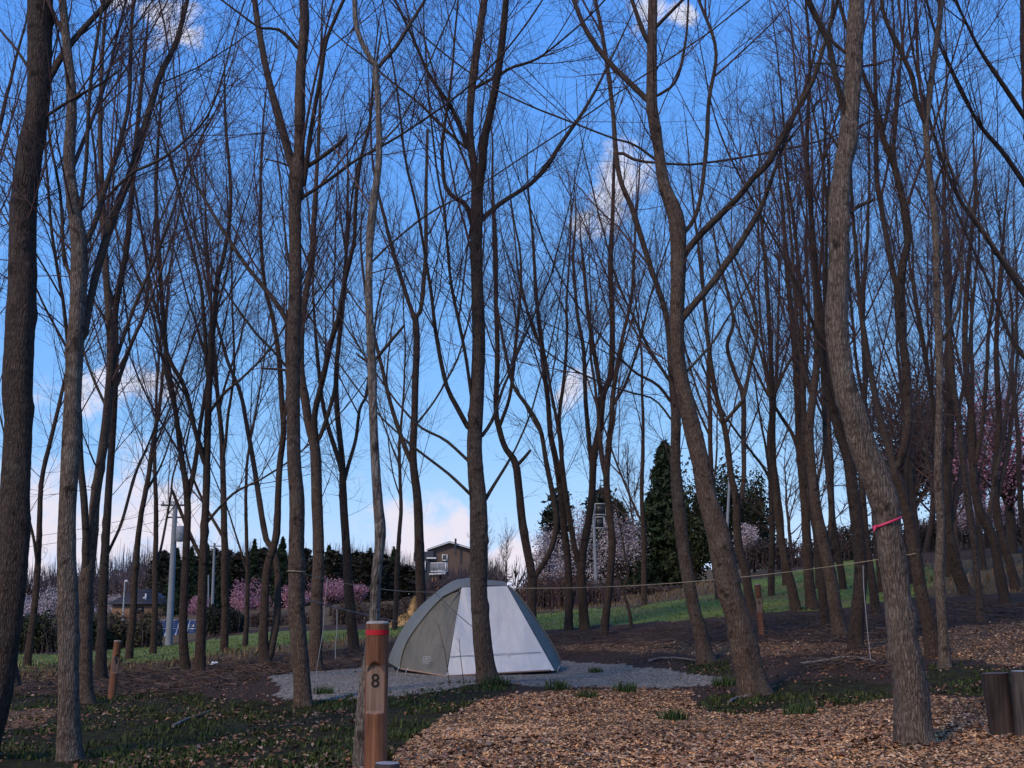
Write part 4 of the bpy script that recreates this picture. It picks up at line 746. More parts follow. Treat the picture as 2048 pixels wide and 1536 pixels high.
def seedling(x0, pts, Y, label, seed):
    rg = np.random.default_rng(seed); P = np.stack([W(a, b, Y) for a, b in pts]); P[0, 2] = float(gz(P[0, 0], np.array(Y))) - .02; t = thing('seedling', P[0], label, 'seedling', 'bare seedlings before the tent'); C = catmull(P, 6)
    mb = MB(); mb.tube(C - P[0], np.linspace(.006, .003, len(C)), 5); obj('stem', mb.mesh('stem', M_TWIG, True), t)
    p, r = spawn(rg, C[None], np.full((1, len(C)), .004), 5, .4, (30, 50), lambda L, q: .15 + 0 * L, 4, .05, .1, .6); V, Q = tubes(p, r, 3); obj('twigs', mesh_np('twigs', V - P[0], Q, None, M_TWIG), t)
seedling(0, [(900,1356),(891,1310),(885,1285),(878,1252)], 14.4, 'thin bare seedling before the grey tent side', 1)
seedling(0, [(929,1358),(922,1320),(920,1300),(919,1276)], 14.3, 'thin bare seedling before the white tent panel', 2)
c = on_ground(435, 23); mb = MB(); th = np.linspace(0, 6.28, 15)[:-1]; rr = np.random.default_rng(4)
V = np.concatenate([np.stack([.085 * np.cos(th) * (1 + .2 * rr.random(14)), .05 * np.sin(th) * (1 + .3 * rr.random(14)), .0 * th], 1), np.stack([.06 * np.cos(th), .03 * np.sin(th), .03 + .03 * rr.random(14)], 1), [[0, 0, .05]]])
tag(obj('plastic_bag', mesh_np('plastic_bag', V, [(i, (i + 1) % 14, 14 + (i + 1) % 14, 14 + i) for i in range(14)], [(14 + i, 14 + (i + 1) % 14, 28) for i in range(14)], flat('bag', (.62, .68, .74), .4, .1)), None, (c[0], c[1], float(gz(c[0], c[1])))), 'crumpled white scrap lying on the lawn at left', 'litter')

# ------------------------------------------------------------------ background vegetation
def leaves(rg, C, size, c0, c1, flatn=None, asp=1.0, jitter=.3):
    """small leaf faces centred at C (n,3): returns verts, quads, tones"""
    n = len(C); a = nrm(rg.normal(size=(n, 3))); 
    if flatn is not None: a = nrm(a - flatn * (a * flatn).sum(-1, keepdims=True) * .75)
    b = nrm(np.cross(a, rg.normal(size=(n, 3)))); s = size * rg.uniform(.55, 1.3, n)[:, None]
    V = np.stack([C - a * s * asp, C - b * s * .5, C + a * s * asp, C + b * s * .5], 1).reshape(-1, 3)
    Q = np.arange(n * 4).reshape(n, 4); u = rg.random(n)[:, None]; col = np.array(c0) * (1 - u) + np.array(c1) * u; col = col * rg.uniform(1 - jitter, 1 + jitter, n)[:, None]
    return V, Q, np.repeat(col, 4, 0)
def leaf_mesh(name, rg, C, size, c0, c1, **k):
    V, Q, col = leaves(rg, C, size, c0, c1, **k); return mesh_np(name, V, Q, None, M_LEAF, False, col)
def conifer(rg, h, w, n=2600, c0=(.012, .022, .010), c1=(.035, .055, .018), taper=1.0):
    tm = MB(); tm.tube(np.array([(0, 0, -.3), (0, 0, h * .5), (0, 0, h * .97)]), [h * .016, h * .01, .02], 7)
    nb = n // 26; u = rg.random(nb) ** .85; z = h * (.05 + .93 * u); th = rg.random(nb) * 6.283; Lb = w / 2 * ((1 - u) ** (.8 * taper) + .05) * rg.uniform(.65, 1.12, nb)
    f = rg.random((nb, 26)) ** .7; r = Lb[:, None] * f; dr = -.30 * r * (.4 + f) + rg.normal(size=(nb, 26)) * h * .012
    sd_ = rg.normal(size=(nb, 26)) * (.13 * Lb[:, None] * (.4 + f)); cx = np.cos(th)[:, None]; sx = np.sin(th)[:, None]
    C = np.stack([r * cx - sd_ * sx, r * sx + sd_ * cx, z[:, None] + dr], -1).reshape(-1, 3)
    C = np.concatenate([C, np.stack([0 * u, 0 * u, np.minimum(z + .05 * h, h)], 1)])
    return tm.mesh('trunk', M_BARKD, True), leaf_mesh('crown', rg, C, h * .019, c0, c1, asp=1.5)
def broad(rg, h, w, z0, n, size, c0, c1, nl=16, trunk_r=.12):
    """spreading crown: limbs fan out from a short trunk, leaf or blossom tufts gather round the limb ends"""
    P = np.array([(0, 0, -.2), (0.05, 0, z0 * .6), (0, .04, z0 + .2)]); tm = MB(); tm.tube(catmull(P, 4), np.linspace(trunk_r, trunk_r * .7, 9), 7)
    ends = []
    for i in range(nl):
        az = rg.random() * 6.283; el = rg.uniform(.15, 1.35); L = np.array([math.cos(az) * math.cos(el) * w / 2, math.sin(az) * math.cos(el) * w / 2, math.sin(el) * (h - z0) * .95]); q = P[-1] * 0 + np.array([0, 0, z0 * rg.uniform(.6, 1.1)]); e = q + L * rg.uniform(.75, 1.0)
        C = catmull(np.array([q, q + L * .35 + rg.normal(size=3) * .1 * w / 4, e]), 5); tm.tube(C, np.linspace(trunk_r * .5, .012, len(C)), 5, False); ends.append(C)
    E = np.stack([resample(c, np.zeros(len(c)), 12)[0] for c in ends]); i = rg.integers(0, nl, n); f = 4 + (rg.random(n) ** .6 * 7.99); k = f.astype(int)
    cl = rg.normal(size=(nl, 12, 3)) * w * .04; C = E[i, np.minimum(k, 11)] + cl[i, np.minimum(k, 11)] + rg.normal(size=(n, 3)) * np.array([w * .075, w * .075, h * .05])
    C[:, 2] = np.maximum(C[:, 2], z0 * .45)
    return tm.mesh('trunk', M_BARKD, True), leaf_mesh('crown', rg, C, size, c0, c1)
def bushy(rg, w, d, h, n, size, c0, c1, twigs=60):
    tm = MB()
    for i in range(twigs):
        x, y = rg.uniform(-.46, .46) * w, rg.uniform(-.4, .4) * d; p = np.array([(x, y, -.1), (x + rg.normal() * .08, y + rg.normal() * .08, h * .5), (x + rg.normal() * .2, y + rg.normal() * .2, h * rg.uniform(.75, 1.05))]); tm.tube(p, [.018, .012, .004], 4, False)
    u = rg.random(n); a = rg.random(n) * 6.283; el = np.arccos(rg.random(n)); rr = rg.random(n) ** .28
    sx = np.sign(np.cos(a)) * np.abs(np.cos(a)) ** .55; C = np.stack([sx * np.sin(el) ** .5 * w / 2 * rr, np.sin(a) * np.sin(el) ** .6 * d / 2 * rr, (np.cos(el) ** .55) * h * rr * (1 + .14 * np.sin(C0 := a * 0 + 7 * sx * w / 3 + 3 * rg.random()))], 1)
    return tm.mesh('stems', M_TWIGF, False), leaf_mesh('foliage', rg, C, size, c0, c1)
brg = np.random.default_rng(77)
def px_m(px, Y): return px / 2346.0 * Y
def z_at(row, Y): return CAMZ + (HOR - row) / 2346.0 * Y
CONS = {}
def put_conifer(px, Y, top, wpx, label, kind=0, taper=1.0, c=None):
    b = on_ground(px, Y); h = z_at(top, Y) - b[2]; w = px_m(wpx, Y) * 1.45
    t = thing('conifer_tree', b, label, 'tree', 'conifers in the distance'); cc = c or ((.012, .022, .010), (.032, .052, .018))
    a, f = conifer(brg, h, w, 4500 if Y > 90 else 12000, cc[0], cc[1], taper); obj('trunk', a, t); obj('crown', f, t)
for px, Y, top, w, lb in [(347,112,1098,40,'dark conifer just behind the concrete utility pole'),(377,122,1094,34,'dark conifer between the concrete pole and the broken propped branch'),(408,118,1090,36,'dark conifer behind the thinner utility pole'),(446,126,1106,36,'low dark conifer right of the thinner utility pole'),
   (503,120,1080,34,'pointed conifer spire between the round bush and the paired stems'),(560,125,1076,44,'dark conifer seen between the paired stems and the cord-wrapped trunk'),(654,136,1092,44,'dark conifer behind the forking brown trunk'),(738,138,1098,42,'dark conifer at the left of the pale young tree'),(786,142,1096,46,'dark conifer left of the brown gabled house')]:
    put_conifer(px, Y, top, w, lb)
erg = np.random.default_rng(5); CPR = [conifer(erg, 14, 5.2, 3600, (.018, .018, .012), (.052, .046, .028), tp_) for tp_ in (.28, .42, .55, .34)]
for k, nth in enumerate('first second third fourth fifth sixth seventh eighth ninth tenth eleventh twelfth thirteenth fourteenth fifteenth sixteenth seventeenth eighteenth nineteenth twentieth'.split()):
    px = 318 + k * 26 + erg.uniform(-5, 5); Y = 128 + 22 * ((k * 7) % 10) / 10; b = on_ground(px, Y); top = np.interp(px, [318, 420, 560, 760, 830], [1106, 1102, 1094, 1106, 1126]) + erg.uniform(-4, 14); h = z_at(top, Y) - b[2]; sx = px_m(erg.uniform(66, 96), Y) / 5.2
    t = thing('conifer_tree', b, 'far dark conifer, ' + nth + ' from the left in the evergreen line behind the pink blossom', 'tree', 'conifers in the distance'); t.scale = (sx, sx, h / 14); t.rotation_euler = (0, 0, erg.uniform(0, 6.28))
    a, f = CPR[k % 4]; obj('trunk', a, t); obj('crown', f, t)
put_conifer(1338, 74, 880, 105, 'tall dark conifer behind the dark leaning trunk', taper=.8)
put_conifer(1235, 84, 1000, 90, 'dark conifer behind the white blossom right of the floodlight mast', taper=.5)
def put_broad(name, px, Y, top, wpx, label, cat, n, size, c0, c1, z0=1.6, nl=16, group=None, tr=.12):
    b = on_ground(px, Y); h = z_at(top, Y) - b[2]; t = thing(name, b, label, cat, group); a, f = broad(brg, h, px_m(wpx, Y), z0, n, size, c0, c1, nl, tr); obj('trunk', a, t); obj('crown', f, t)
for px, Y, top, w, lb in [(1392, 70, 915, 120, 'dark green evergreen in the gap of the big leaning trunk'), (1458, 72, 900, 130, 'dark evergreen right of the big leaning trunk'), (1512, 76, 930, 110, 'rusty dark evergreen above the small post marked 6')]:
    put_broad('evergreen_tree', px, Y, top, w, lb, 'tree', 6500, .12, (.012, .018, .008), (.045, .055, .018), .8, 34, 'dark evergreens behind the lawn')
for px, Y, top, w, lb in [(1128, 94, 1045, 120, 'dark evergreen behind the white cherry nearest the tent'), (1202, 96, 1022, 120, 'dark evergreen right behind the floodlight mast'), (1280, 93, 1030, 115, 'dark evergreen behind the wide white cherry')]:
    put_broad('evergreen_tree', px, Y, top, w, lb, 'tree', 4800, .14, (.010, .014, .008), (.032, .036, .016), .6, 30, 'dark evergreens behind the lawn')
for px, Y, top, w, lb in [(1835, 64, 690, 230, 'round dark twiggy crown behind the scarred V-forked trunk'), (1915, 68, 760, 180, 'round dark twiggy crown right of the slim straight grey trunk')]:
    put_broad('twiggy_tree', px, Y, top, w, lb, 'tree', 8500, .11, (.022, .017, .016), (.06, .047, .045), 3.0, 60, 'round twiggy crowns on the slope', .2)
WH = ((.34, .27, .28), (.55, .47, .48)); PK = ((.33, .14, .19), (.50, .27, .32))
for px, Y, top, w, lb in [(95,100,1172,120,'white cherry blossom at far left between the two front trunks'),(48,108,1182,80,'white cherry blossom at far left against the thick dark trunk'),(150,112,1176,70,'white cherry blossom behind the twin-stemmed trunk'),(232,150,1188,60,'small white cherry left of the dark hipped roof'),
   (1095,78,1040,110,'white cherry right of the tent behind the forked tree'),(1160,72,990,100,'white cherry left of the floodlight mast'),(1240,70,1015,130,'wide white cherry right of the floodlight mast'),(1312,80,1010,90,'white cherry beside the tall conifer'),(1500,66,1045,70,'pale cherry behind the big leaning trunk, at right')]:
    put_broad('cherry_tree', px, Y, top, w, lb, 'tree', 4200, .062 if Y < 90 else .08, *WH, z0=1.2, group='white cherry trees')
for px, Y, top, w, lb in [(492,86,1160,95,'pink cherry right of the dark round bush'),(590,82,1152,70,'pink cherry behind the cord-wrapped trunk'),(660,80,1148,100,'pink cherry behind the forking brown trunk'),(715,88,1168,60,'small pink cherry behind the three-stemmed trunk'),(395,95,1190,60,'small pink cherry behind the solar panels')]:
    put_broad('cherry_tree', px, Y, top, w, lb, 'tree', 4200, .06, *PK, z0=.9, group='pink cherry trees')
put_broad('cherry_tree', 2035, 42, 660, 210, 'big pink cherry towering at the right edge', 'tree', 9000, .055, (.26, .10, .14), (.42, .20, .25), 2.5, 44, tr=.2)
put_broad('cherry_tree', 1985, 55, 985, 190, 'pale pink cherry low behind the leaning trunks at the right edge', 'tree', 7000, .055, (.27, .18, .20), (.42, .31, .33), 1.5, 30)
put_broad('pine_tree', 1112, 84, 975, 95, 'dark pine with a flat crown right of the tent', 'tree', 1500, .26, (.010, .016, .010), (.025, .036, .018), 5.0, 14)
put_broad('pine_tree', 1205, 88, 955, 80, 'dark pine behind the second and third trunks right of the tent', 'tree', 1500, .26, (.012, .018, .010), (.028, .038, .018), 5.0, 14)
# bare trees beyond the grove, wider crowns
for i, (px, Y, top, w, lb) in enumerate([(1272,78,885,1.5,'bare fan-shaped tree behind the lawn, right of the tent'),(972,85,1035,1.2,'small bare tree behind the trunk in front of the tent'),(1010,90,1050,1.2,'small bare tree right behind the tent'),(1590,62,860,1.8,'broad bare tree behind the slope, right of the post marked 6'),(1660,66,840,1.8,'broad bare tree behind the curving brown trunk'),
      (1800,52,700,1.7,'dense bare tree filling the sky right of the pink ribbon'),(1860,56,670,1.8,'dense bare tree behind the slim straight grey trunk'),(1925,50,650,1.7,'dense bare tree left of the big pink cherry'),(1735,60,800,1.8,'broad bare tree just left of the pink-ribboned trunk'),(1985,60,700,1.8,'dense bare tree behind the big pink cherry')]):
    o = WIDE[i] if i < 2 else copy_tree(WIDE[i % 2]); b = on_ground(px, Y); s = (z_at(top, Y) - b[2]) / 12; o.location = b; o.scale = (s * w * .75, s * w * .75, s); o.rotation_euler = (0, 0, 1.3 * i + .4); o['label'] = lb; o['group'] = 'broad bare trees beyond the grove'
# far wood: reads as one mass
def far_wood():
    rg = np.random.default_rng(31); xs = [-400, 60, 250, 330, 520, 620, 700, 760, 812, 850, 1000, 1200, 1500, 2400]; tp = [1150, 1142, 1112, 1108, 1104, 1100, 1102, 1104, 1118, 1150, 1120, 1110, 1090, 1030]
    P, Rr = [], []
    for i in range(600):
        px = rg.uniform(-380, 1000) if i < 520 else rg.uniform(1000, 2300); Y = rg.uniform(150, 235) if px < 1000 else rg.uniform(110, 150); b = on_ground(px, Y); h = max(2.5, (z_at(np.interp(px, xs, tp), Y) - b[2]) * rg.uniform(1.0, 1.38)); sp = h * rg.uniform(.12, .24)
        for k in range(18):
            q = rg.normal(size=2) * sp; z0 = h * rg.uniform(0, .45); e = b + np.array([q[0], q[1], h * (rg.uniform(.5, 1.0) - .12 * min(2, abs(q[0]) / sp))]); s = b + np.array([q[0] * .12, q[1] * .12, z0]); m_ = (s + e) / 2 + np.array([q[0] * .18, q[1] * .18, 0]); P.append([s, m_, e]); Rr.append([.08, .05, .012])
    V, Q = tubes(np.array(P), np.array(Rr), 3); m = flat('far_wood', (.105, .075, .072), .9, .45, .25)
    tag(obj('far_woodland', mesh_np('far_woodland', V, Q, None, m)), 'purple-brown leafless woodland along the far skyline', 'woodland', kind='stuff')
far_wood()
def put_bush(name, px, Y, wpx, top, dpt, label, cat, n, size, c0, c1, tw=60, group=None):
    b = on_ground(px, Y); h = z_at(top, Y) - b[2]; t = thing(name, b, label, cat, group); a, f = bushy(brg, px_m(wpx, Y), dpt, h, n, size, c0, c1, tw); obj('stems', a, t); obj('foliage', f, t)
put_bush('hedge', 118, 46, 220, 1228, 1.6, 'long dark green hedge at left behind the front trunks', 'hedge', 9000, .075, (.018, .026, .010), (.05, .062, .022), 120)
put_bush('hedge', 262, 47, 130, 1232, 1.5, 'olive-brown hedge left of the solar panels', 'hedge', 5000, .07, (.05, .042, .022), (.10, .085, .045), 160)
put_bush('bush', 449, 60, 84, 1214, 1.8, 'dark round bush right of the solar panels', 'bush', 6000, .075, (.012, .016, .010), (.034, .038, .02), 80)
put_bush('thicket', 1100, 43, 120, 1150, 2.0, 'rust-brown thicket right of the tent behind the lawn', 'thicket', 2600, .05, (.10, .05, .03), (.18, .10, .06), 330)
put_bush('thicket', 1190, 46, 110, 1160, 1.8, 'greyish brown thicket under the floodlight mast', 'thicket', 2200, .05, (.09, .055, .04), (.15, .10, .07), 300)
put_bush('thicket', 1330, 52, 190, 1172, 1.6, 'low brown thicket along the lawn below the white cherries', 'thicket', 3600, .06, (.05, .032, .026), (.11, .075, .055), 260)
put_bush('thicket', 1600, 56, 260, 1080, 2.4, 'dark thicket on the slope right of the post marked 6', 'thicket', 5200, .085, (.028, .022, .018), (.065, .05, .04), 380)
put_bush('thicket', 1790, 58, 280, 1050, 2.4, 'dark thicket on the slope behind the pink-ribboned tree', 'thicket', 5200, .085, (.026, .022, .017), (.06, .048, .038), 380)
put_bush('thicket', 1980, 62, 300, 1030, 2.4, 'dark thicket high on the slope at the right edge', 'thicket', 5200, .085, (.028, .022, .018), (.06, .046, .038), 380)
put_bush('thicket', 570, 66, 150, 1222, 1.8, 'brown scrub under the pink blossom left of the numbered post', 'thicket', 3200, .07, (.07, .042, .03), (.14, .09, .06), 240)
put_bush('thicket', 735, 62, 150, 1205, 2.0, 'brown scrub behind the pale young tree', 'thicket', 3600, .07, (.06, .04, .028), (.13, .085, .05), 260)
put_bush('thicket', 850, 66, 120, 1196, 2.0, 'dark scrub behind the left side of the tent', 'thicket', 2600, .07, (.05, .035, .026), (.10, .07, .045), 200)
put_bush('thicket', 1000, 60, 130, 1175, 2.0, 'brown scrub behind the tent', 'thicket', 2600, .07, (.06, .04, .03), (.12, .08, .055), 240)
def heap(px, Y, wpx, top, label, seed):
    b = on_ground(px, Y); h = z_at(top, Y) - b[2]; w = px_m(wpx, Y); rg = np.random.default_rng(seed); k = 14
    u, th = np.meshgrid(np.linspace(0, 1, k), np.arange(24) / 24 * 6.283, indexing='ij'); r = w / 2 * u * (1 + .12 * np.sin(th * 3 + 1) + .06 * np.sin(th * 7)); z = h * (1 - u ** 1.6) + rg.normal(size=u.shape) * .03
    V = np.stack([r * np.cos(th) + .1 * w * (1 - u), r * np.sin(th), z - .05 * u], -1).reshape(-1, 3); i = (np.arange(k - 1)[:, None] * 24 + np.arange(24)[None]); j = (np.arange(k - 1)[:, None] * 24 + (np.arange(24)[None] + 1) % 24)
    m = flat('straw', (.42, .26, .11), .9, .4, 14, .03); t = thing('straw_heap', b, label, 'heap', 'straw heaps'); obj('mound', mesh_np('mound', V, np.stack([i, j, j + 24, i + 24], -1).reshape(-1, 4), None, m, True), t)
    n = 900; q = rg.random(n); a = rg.random(n) * 6.283; C = np.stack([w / 2 * q ** .6 * np.cos(a) + .1 * w * (1 - q ** .6), w / 2 * q ** .6 * np.sin(a), h * (1 - (q ** .6) ** 1.6) + .02], 1); obj('straw', leaf_mesh('straw', rg, C, .035, (.28, .17, .07), (.46, .31, .14), asp=1.8), t)
heap(806, 50, 62, 1229, 'yellow straw heap on the lawn touching the tent outline', 1)
heap(826, 56, 34, 1194, 'smaller yellow straw heap above the first, left of the tent top', 2)

# ------------------------------------------------------------------ buildings, poles, solar panels
M_CONC = flat('concrete', (.21, .225, .235), .8, .12, 2, .004); M_STEELG = flat('galvanised', (.22, .23, .24), .6, .1); M_DARKM = flat('dark_metal', (.05, .055, .065), .5, .1)
def gabled_house():
    Y = 190; s = Y / 2346.0; gx = lambda p: (p - CX) * s; gzr = lambda r: z_at(r, Y)
    b = np.array([gx(885), Y, gzr(1200)]); t = thing('gabled_house', b, 'brown gabled house with a white balcony and dark annexe above the tent', 'house')
    wall = flat('house_brown', (.125, .088, .07), .85, .1, .4); dark = flat('house_dark', (.045, .052, .065), .7, .1, .4); white = flat('house_white', (.72, .72, .72), .6, .05); orange = flat('house_orange', (.36, .19, .11), .8, .08, .4); glass = flat('house_glass', (.02, .025, .03), .1, .1, spec=.6)
    l = lambda p, r, d=0: np.array([gx(p) - b[0], d, gzr(r) - b[2]])
    def prism(pts, d0, d1, m, nm):
        k = len(pts); V = np.array([l(p, r, d0) for p, r in pts] + [l(p, r, d1) for p, r in pts]); me = bpy.data.meshes.new(nm); me.from_pydata([tuple(v) for v in V], [], [tuple(range(k)), tuple(range(2 * k - 1, k - 1, -1))] + [(i, k + i, k + (i + 1) % k, (i + 1) % k) for i in range(k)]); me.materials.append(m); me.update(); return obj(nm, me, t)
    prism([(858, 1205), (945, 1205), (945, 1101), (898, 1087), (858, 1100)], 0, 8, wall, 'wall')
    prism([(826, 1205), (866, 1205), (866, 1103), (826, 1107)], -.8, 6, dark, 'annexe')
    rf = prism([(852, 1102), (898, 1086.2), (950, 1102), (950, 1099.5), (898, 1083.6), (852, 1099.5)], -.6, 8.4, dark, 'roof')
    prism([(851, 1102.6), (898, 1086.9), (951, 1102.6), (951, 1100.9), (898, 1085.0), (851, 1100.9)], -.75, -.62, white, 'barge_board')
    for (x0, x1, y0, y1) in ((883.5, 893, 1111, 1122), (873, 890, 1127, 1142), (845, 850, 1125, 1142), (829, 833, 1126, 1144)):
        o = prism([(x0, y1), (x1, y1), (x1, y0), (x0, y0)], -.9 if x1 < 866 else -.06, -.82 if x1 < 866 else -.01, glass, 'window'); 
        mb = MB()
        for (c, d) in (((x0, (y0 + y1) / 2), (.14, (y1 - y0) * s + .2)), ((x1, (y0 + y1) / 2), (.14, (y1 - y0) * s + .2))): mb.box(l(*c, -1.0 if x1 < 866 else -.12), (d[0], .1, d[1]))
        for r in (y0, y1): mb.box(l((x0 + x1) / 2, r, -1.0 if x1 < 866 else -.12), ((x1 - x0) * s, .1, .14))
        obj('frame', mb.mesh('frame', white), o)
    mb = MB(); mb.box(l(878, 1144.5, -.7), (34 * s, 1.4, .12)); bal = obj('balcony', mb.mesh('balcony', white), t)
    mb = MB(); mb.box(l(878, 1128, -1.35), (34 * s, .1, .13))
    for k in range(15): mb.box(l(861.5 + k * 2.36, 1136, -1.35), (.05, .05, 1.25))
    obj('railing', mb.mesh('railing', white), bal)
    prism([(853, 1119.5), (872, 1119.5), (872, 1116.8), (853, 1116.8)], -1.6, -.81, white, 'canopy')
    prism([(859, 1152), (892, 1150), (892, 1146.5), (859, 1148.5)], -2.2, -.01, white, 'porch_roof')
    prism([(863, 1204), (878, 1204), (878, 1151.5), (863, 1151.5)], -1.8, -.02, orange, 'porch_wall')
    mb = MB(); mb.tube(np.array([l(910.5, 1112, -1.2), l(910.5, 1079, -1.2)]), .17, 8); obj('flue', mb.mesh('flue', dark), t)
gabled_house()
def hip_house():
    Y = 120; s = Y / 2346; b = on_ground(272, Y); b[2] = z_at(1242, Y); t = thing('hipped_house', b, 'small building with a dark hipped roof behind the hedge', 'house'); h0 = z_at(1207, Y) - b[2]; h1 = z_at(1179, Y) - b[2]; w = 118 * s / 2; d = 2.4
    mb = MB(); mb.box((0, d, h0 / 2), (w * 1.72, d * 1.7, h0)); obj('wall', mb.mesh('wall', flat('hip_wall', (.20, .12, .08), .85, .15)), t)
    V = [(-w, 0, h0), (w, 0, h0), (w, 2 * d, h0), (-w, 2 * d, h0), (-w * .28, d, h1), (w * .28, d, h1), (-w, 0, h0 - .12), (w, 0, h0 - .12), (w, 2 * d, h0 - .12), (-w, 2 * d, h0 - .12)]
    rf = obj('roof', mesh_np('roof', V, [(0, 1, 5, 4), (2, 3, 4, 5), (6, 7, 1, 0), (7, 8, 2, 1), (8, 9, 3, 2), (9, 6, 0, 3), (9, 8, 7, 6)], [(1, 2, 5), (3, 0, 4)], flat('hip_roof', (.035, .037, .048), .5, .15, 3)), t)
    mb = MB()
    for q in np.linspace(.12, .92, 8):
        z = h0 + (h1 - h0) * q; xx = w * (1 - q) + w * .28 * q; mb.box((0, d * q - .02, z + .02), (2 * xx, .04, .05))
    obj('tile_course', mb.mesh('tile_course', flat('hip_tile', (.045, .047, .06), .5)), rf)
    mb = MB(); mb.tube(np.array([(w * .22, d * .3, h0 + .3), (w * .22, d * .3, h0 + 1.0)]), .09, 7); mb.box((w * .19, d * .3 - .1, h0 + .55), (.3, .1, .12)); obj('vent_pipe', mb.mesh('vent_pipe', flat('vent_white', (.7, .72, .72), .5)), rf)
    mb = MB(); mb.box((.1 * w, d - d * .86, h0 * .62), (.7, .06, .7)); obj('window', mb.mesh('window', flat('hip_glass', (.03, .03, .035), .2)), t)
hip_house()
def solar():
    Y = 72; s = Y / 2346; b = on_ground(352, Y); t = thing('solar_array', b, 'tilted blue solar panels on a low frame beside the concrete pole', 'solar panels'); w = 84 * s; zb = z_at(1275, Y) - b[2]; zt = z_at(1240, Y) - b[2]; dep = .95
    cell = flat('solar_cell', (.018, .024, .065), .2, .15, 8, spec=.6); al = flat('aluminium', (.55, .57, .60), .4, .08, metal=.6); ti = math.atan2(zt - zb, dep); ln = math.hypot(zt - zb, dep); M = np.array([[1, 0, 0], [0, math.cos(ti), -math.sin(ti)], [0, math.sin(ti), math.cos(ti)]])
    for i in range(4):
        for j in range(2):
            c = np.array([-w / 2 + (i + .5) * w / 4, 0, zb]) + M @ np.array([0, ln * (j + .5) / 2, 0]); mb = MB(); mb.box(c, (w / 4 - .03, ln / 2 - .03, .03), M); p = obj('panel', mb.mesh('panel', cell), t)
            mb = MB()
            for q in range(1, 4): mb.box(c + M @ np.array([0, ln / 2 * (q / 4 - .5), .018]), (w / 4 - .04, .008, .004), M)
            for q in (-.5, .5): mb.box(c + M @ np.array([0, (ln / 2 - .04) * q, .018]), (w / 4 - .02, .022, .01), M); mb.box(c + M @ np.array([(w / 4 - .04) * q, 0, .021]), (.022, ln / 2 - .06, .01), M)
            obj('panel_frame', mb.mesh('panel_frame', al), p)
    for x in (-.45, 0, .45):
        for y, z in ((.08, zb), (dep - .05, zt)): mb = MB(); mb.tube(np.array([(x * w, y, -.1), (x * w, y, z - .02)]), .03, 6); obj('leg', mb.mesh('leg', al), t)
    mb = MB(); mb.box((0, -.06, zb - .02), (w * 1.02, .06, .08)); obj('front_rail', mb.mesh('front_rail', flat('rail_ochre', (.40, .27, .12), .7)), t)
solar()
def pole(px0, row0, px1, row1, Y, r0, r1, label, m, fn=None, name='utility_pole', cat='utility pole'):
    b = on_ground(px0, Y); top = W(px1, row1, Y) - b; t = thing(name, b, label, cat); mb = MB(); mb.tube(np.array([(0, 0, -.2), (0, 0, 0), top * .5, top]), [r0, r0, (r0 + r1) / 2, r1], 14); obj('shaft', mb.mesh('shaft', m, True), t)
    if fn: fn(t, top)
    return t
def arms(t, top):
    mb = MB(); mb.box(top + (0, 0, -.22), (1.5, .09, .09)); a = obj('cross_arm', mb.mesh('cross_arm', M_DARKM), t); mb = MB(); mb.box(top + (.1, 0, -.85), (1.1, .08, .08)); obj('cross_arm', mb.mesh('cross_arm', M_DARKM), t)
    for x in (-.65, -.2, .3, .7): mb = MB(); mb.tube(np.array([top + (x, 0, -.18), top + (x, 0, -.08), top + (x, 0, .02)]), [.05, .06, .03], 7); obj('insulator', mb.mesh('insulator', flat('porcelain', (.6, .6, .6), .3)), a)
    mb = MB(); mb.tube(np.array([top + (.36, 0, -2.1), top + (.36, 0, -2.06), top + (.36, 0, -1.35), top + (.36, 0, -1.3)]), [.20, .25, .25, .18], 14); obj('transformer', mb.mesh('transformer', flat('transformer', (.22, .24, .27), .5)), t)
def arms2(t, top): mb = MB(); mb.box(top + (0, 0, -.3), (1.3, .08, .08)); obj('cross_arm', mb.mesh('cross_arm', M_DARKM), t)
pole(341, 1290, 351, 1002, 60, .185, .12, 'pale concrete utility pole with a grey transformer behind the V-forked trunk', M_CONC, arms)
pole(424, 1236, 429, 1086, 110, .15, .1, 'thinner pale utility pole right of the upright dark trunk', M_CONC, arms2)
pole(417, 1240, 417, 1150, 105, .07, .06, 'short thin grey pole left of the thinner utility pole', M_CONC)
def lamp(t, top): mb = MB(); mb.tube(np.array([top + (-.02, 0, -.05), top + (.05, 0, .0), top + (.14, 0, .0), top + (.2, 0, -.06)]), [.05, .10, .11, .05], 9); obj('lamp_head', mb.mesh('lamp_head', flat('lamp_white', (.7, .7, .66), .4)), t)
pole(246, 1245, 250, 1162, 95, .07, .05, 'white lamp post standing before the dark hipped roof', flat('lamp_post', (.34, .36, .35), .5), lamp, 'lamp_post', 'lamp post')
def frames(t, top):
    for dz, w in ((-.62, .62), (-1.36, .52)):
        o = top + np.array([.08, 0, dz]); mb = MB()
        for c, d in (((w / 2, 0, .30), (w, .06, .06)), ((w / 2, 0, -.30), (w, .06, .06)), ((w, 0, 0), (.06, .06, .54)), ((0.02, 0, 0), (.05, .06, .54))): mb.box(o + c, d)
        f = obj('frame', mb.mesh('frame', flat('frame_white', (.36, .37, .37), .5)), t)
        mb = MB(); mb.box(o + (w / 2, .08, 0), (w - .1, .10, .48)); obj('floodlight', mb.mesh('floodlight', flat('flood_dark', (.035, .038, .042), .4)), f)
pole(1194, 1180, 1186, 996, 64, .10, .075, 'pale floodlight mast with two square frames, seen beside the V-forked trunk on the lawn', M_STEELG, frames, 'floodlight_mast', 'mast')
pole(1452, 1150, 1459, 960, 50, .075, .055, 'pale lamp post partly hidden right of the big leaning trunk', M_STEELG, lamp, 'lamp_post', 'lamp post')
b0 = W(351, 1008, 60); b1 = W(429, 1092, 110)
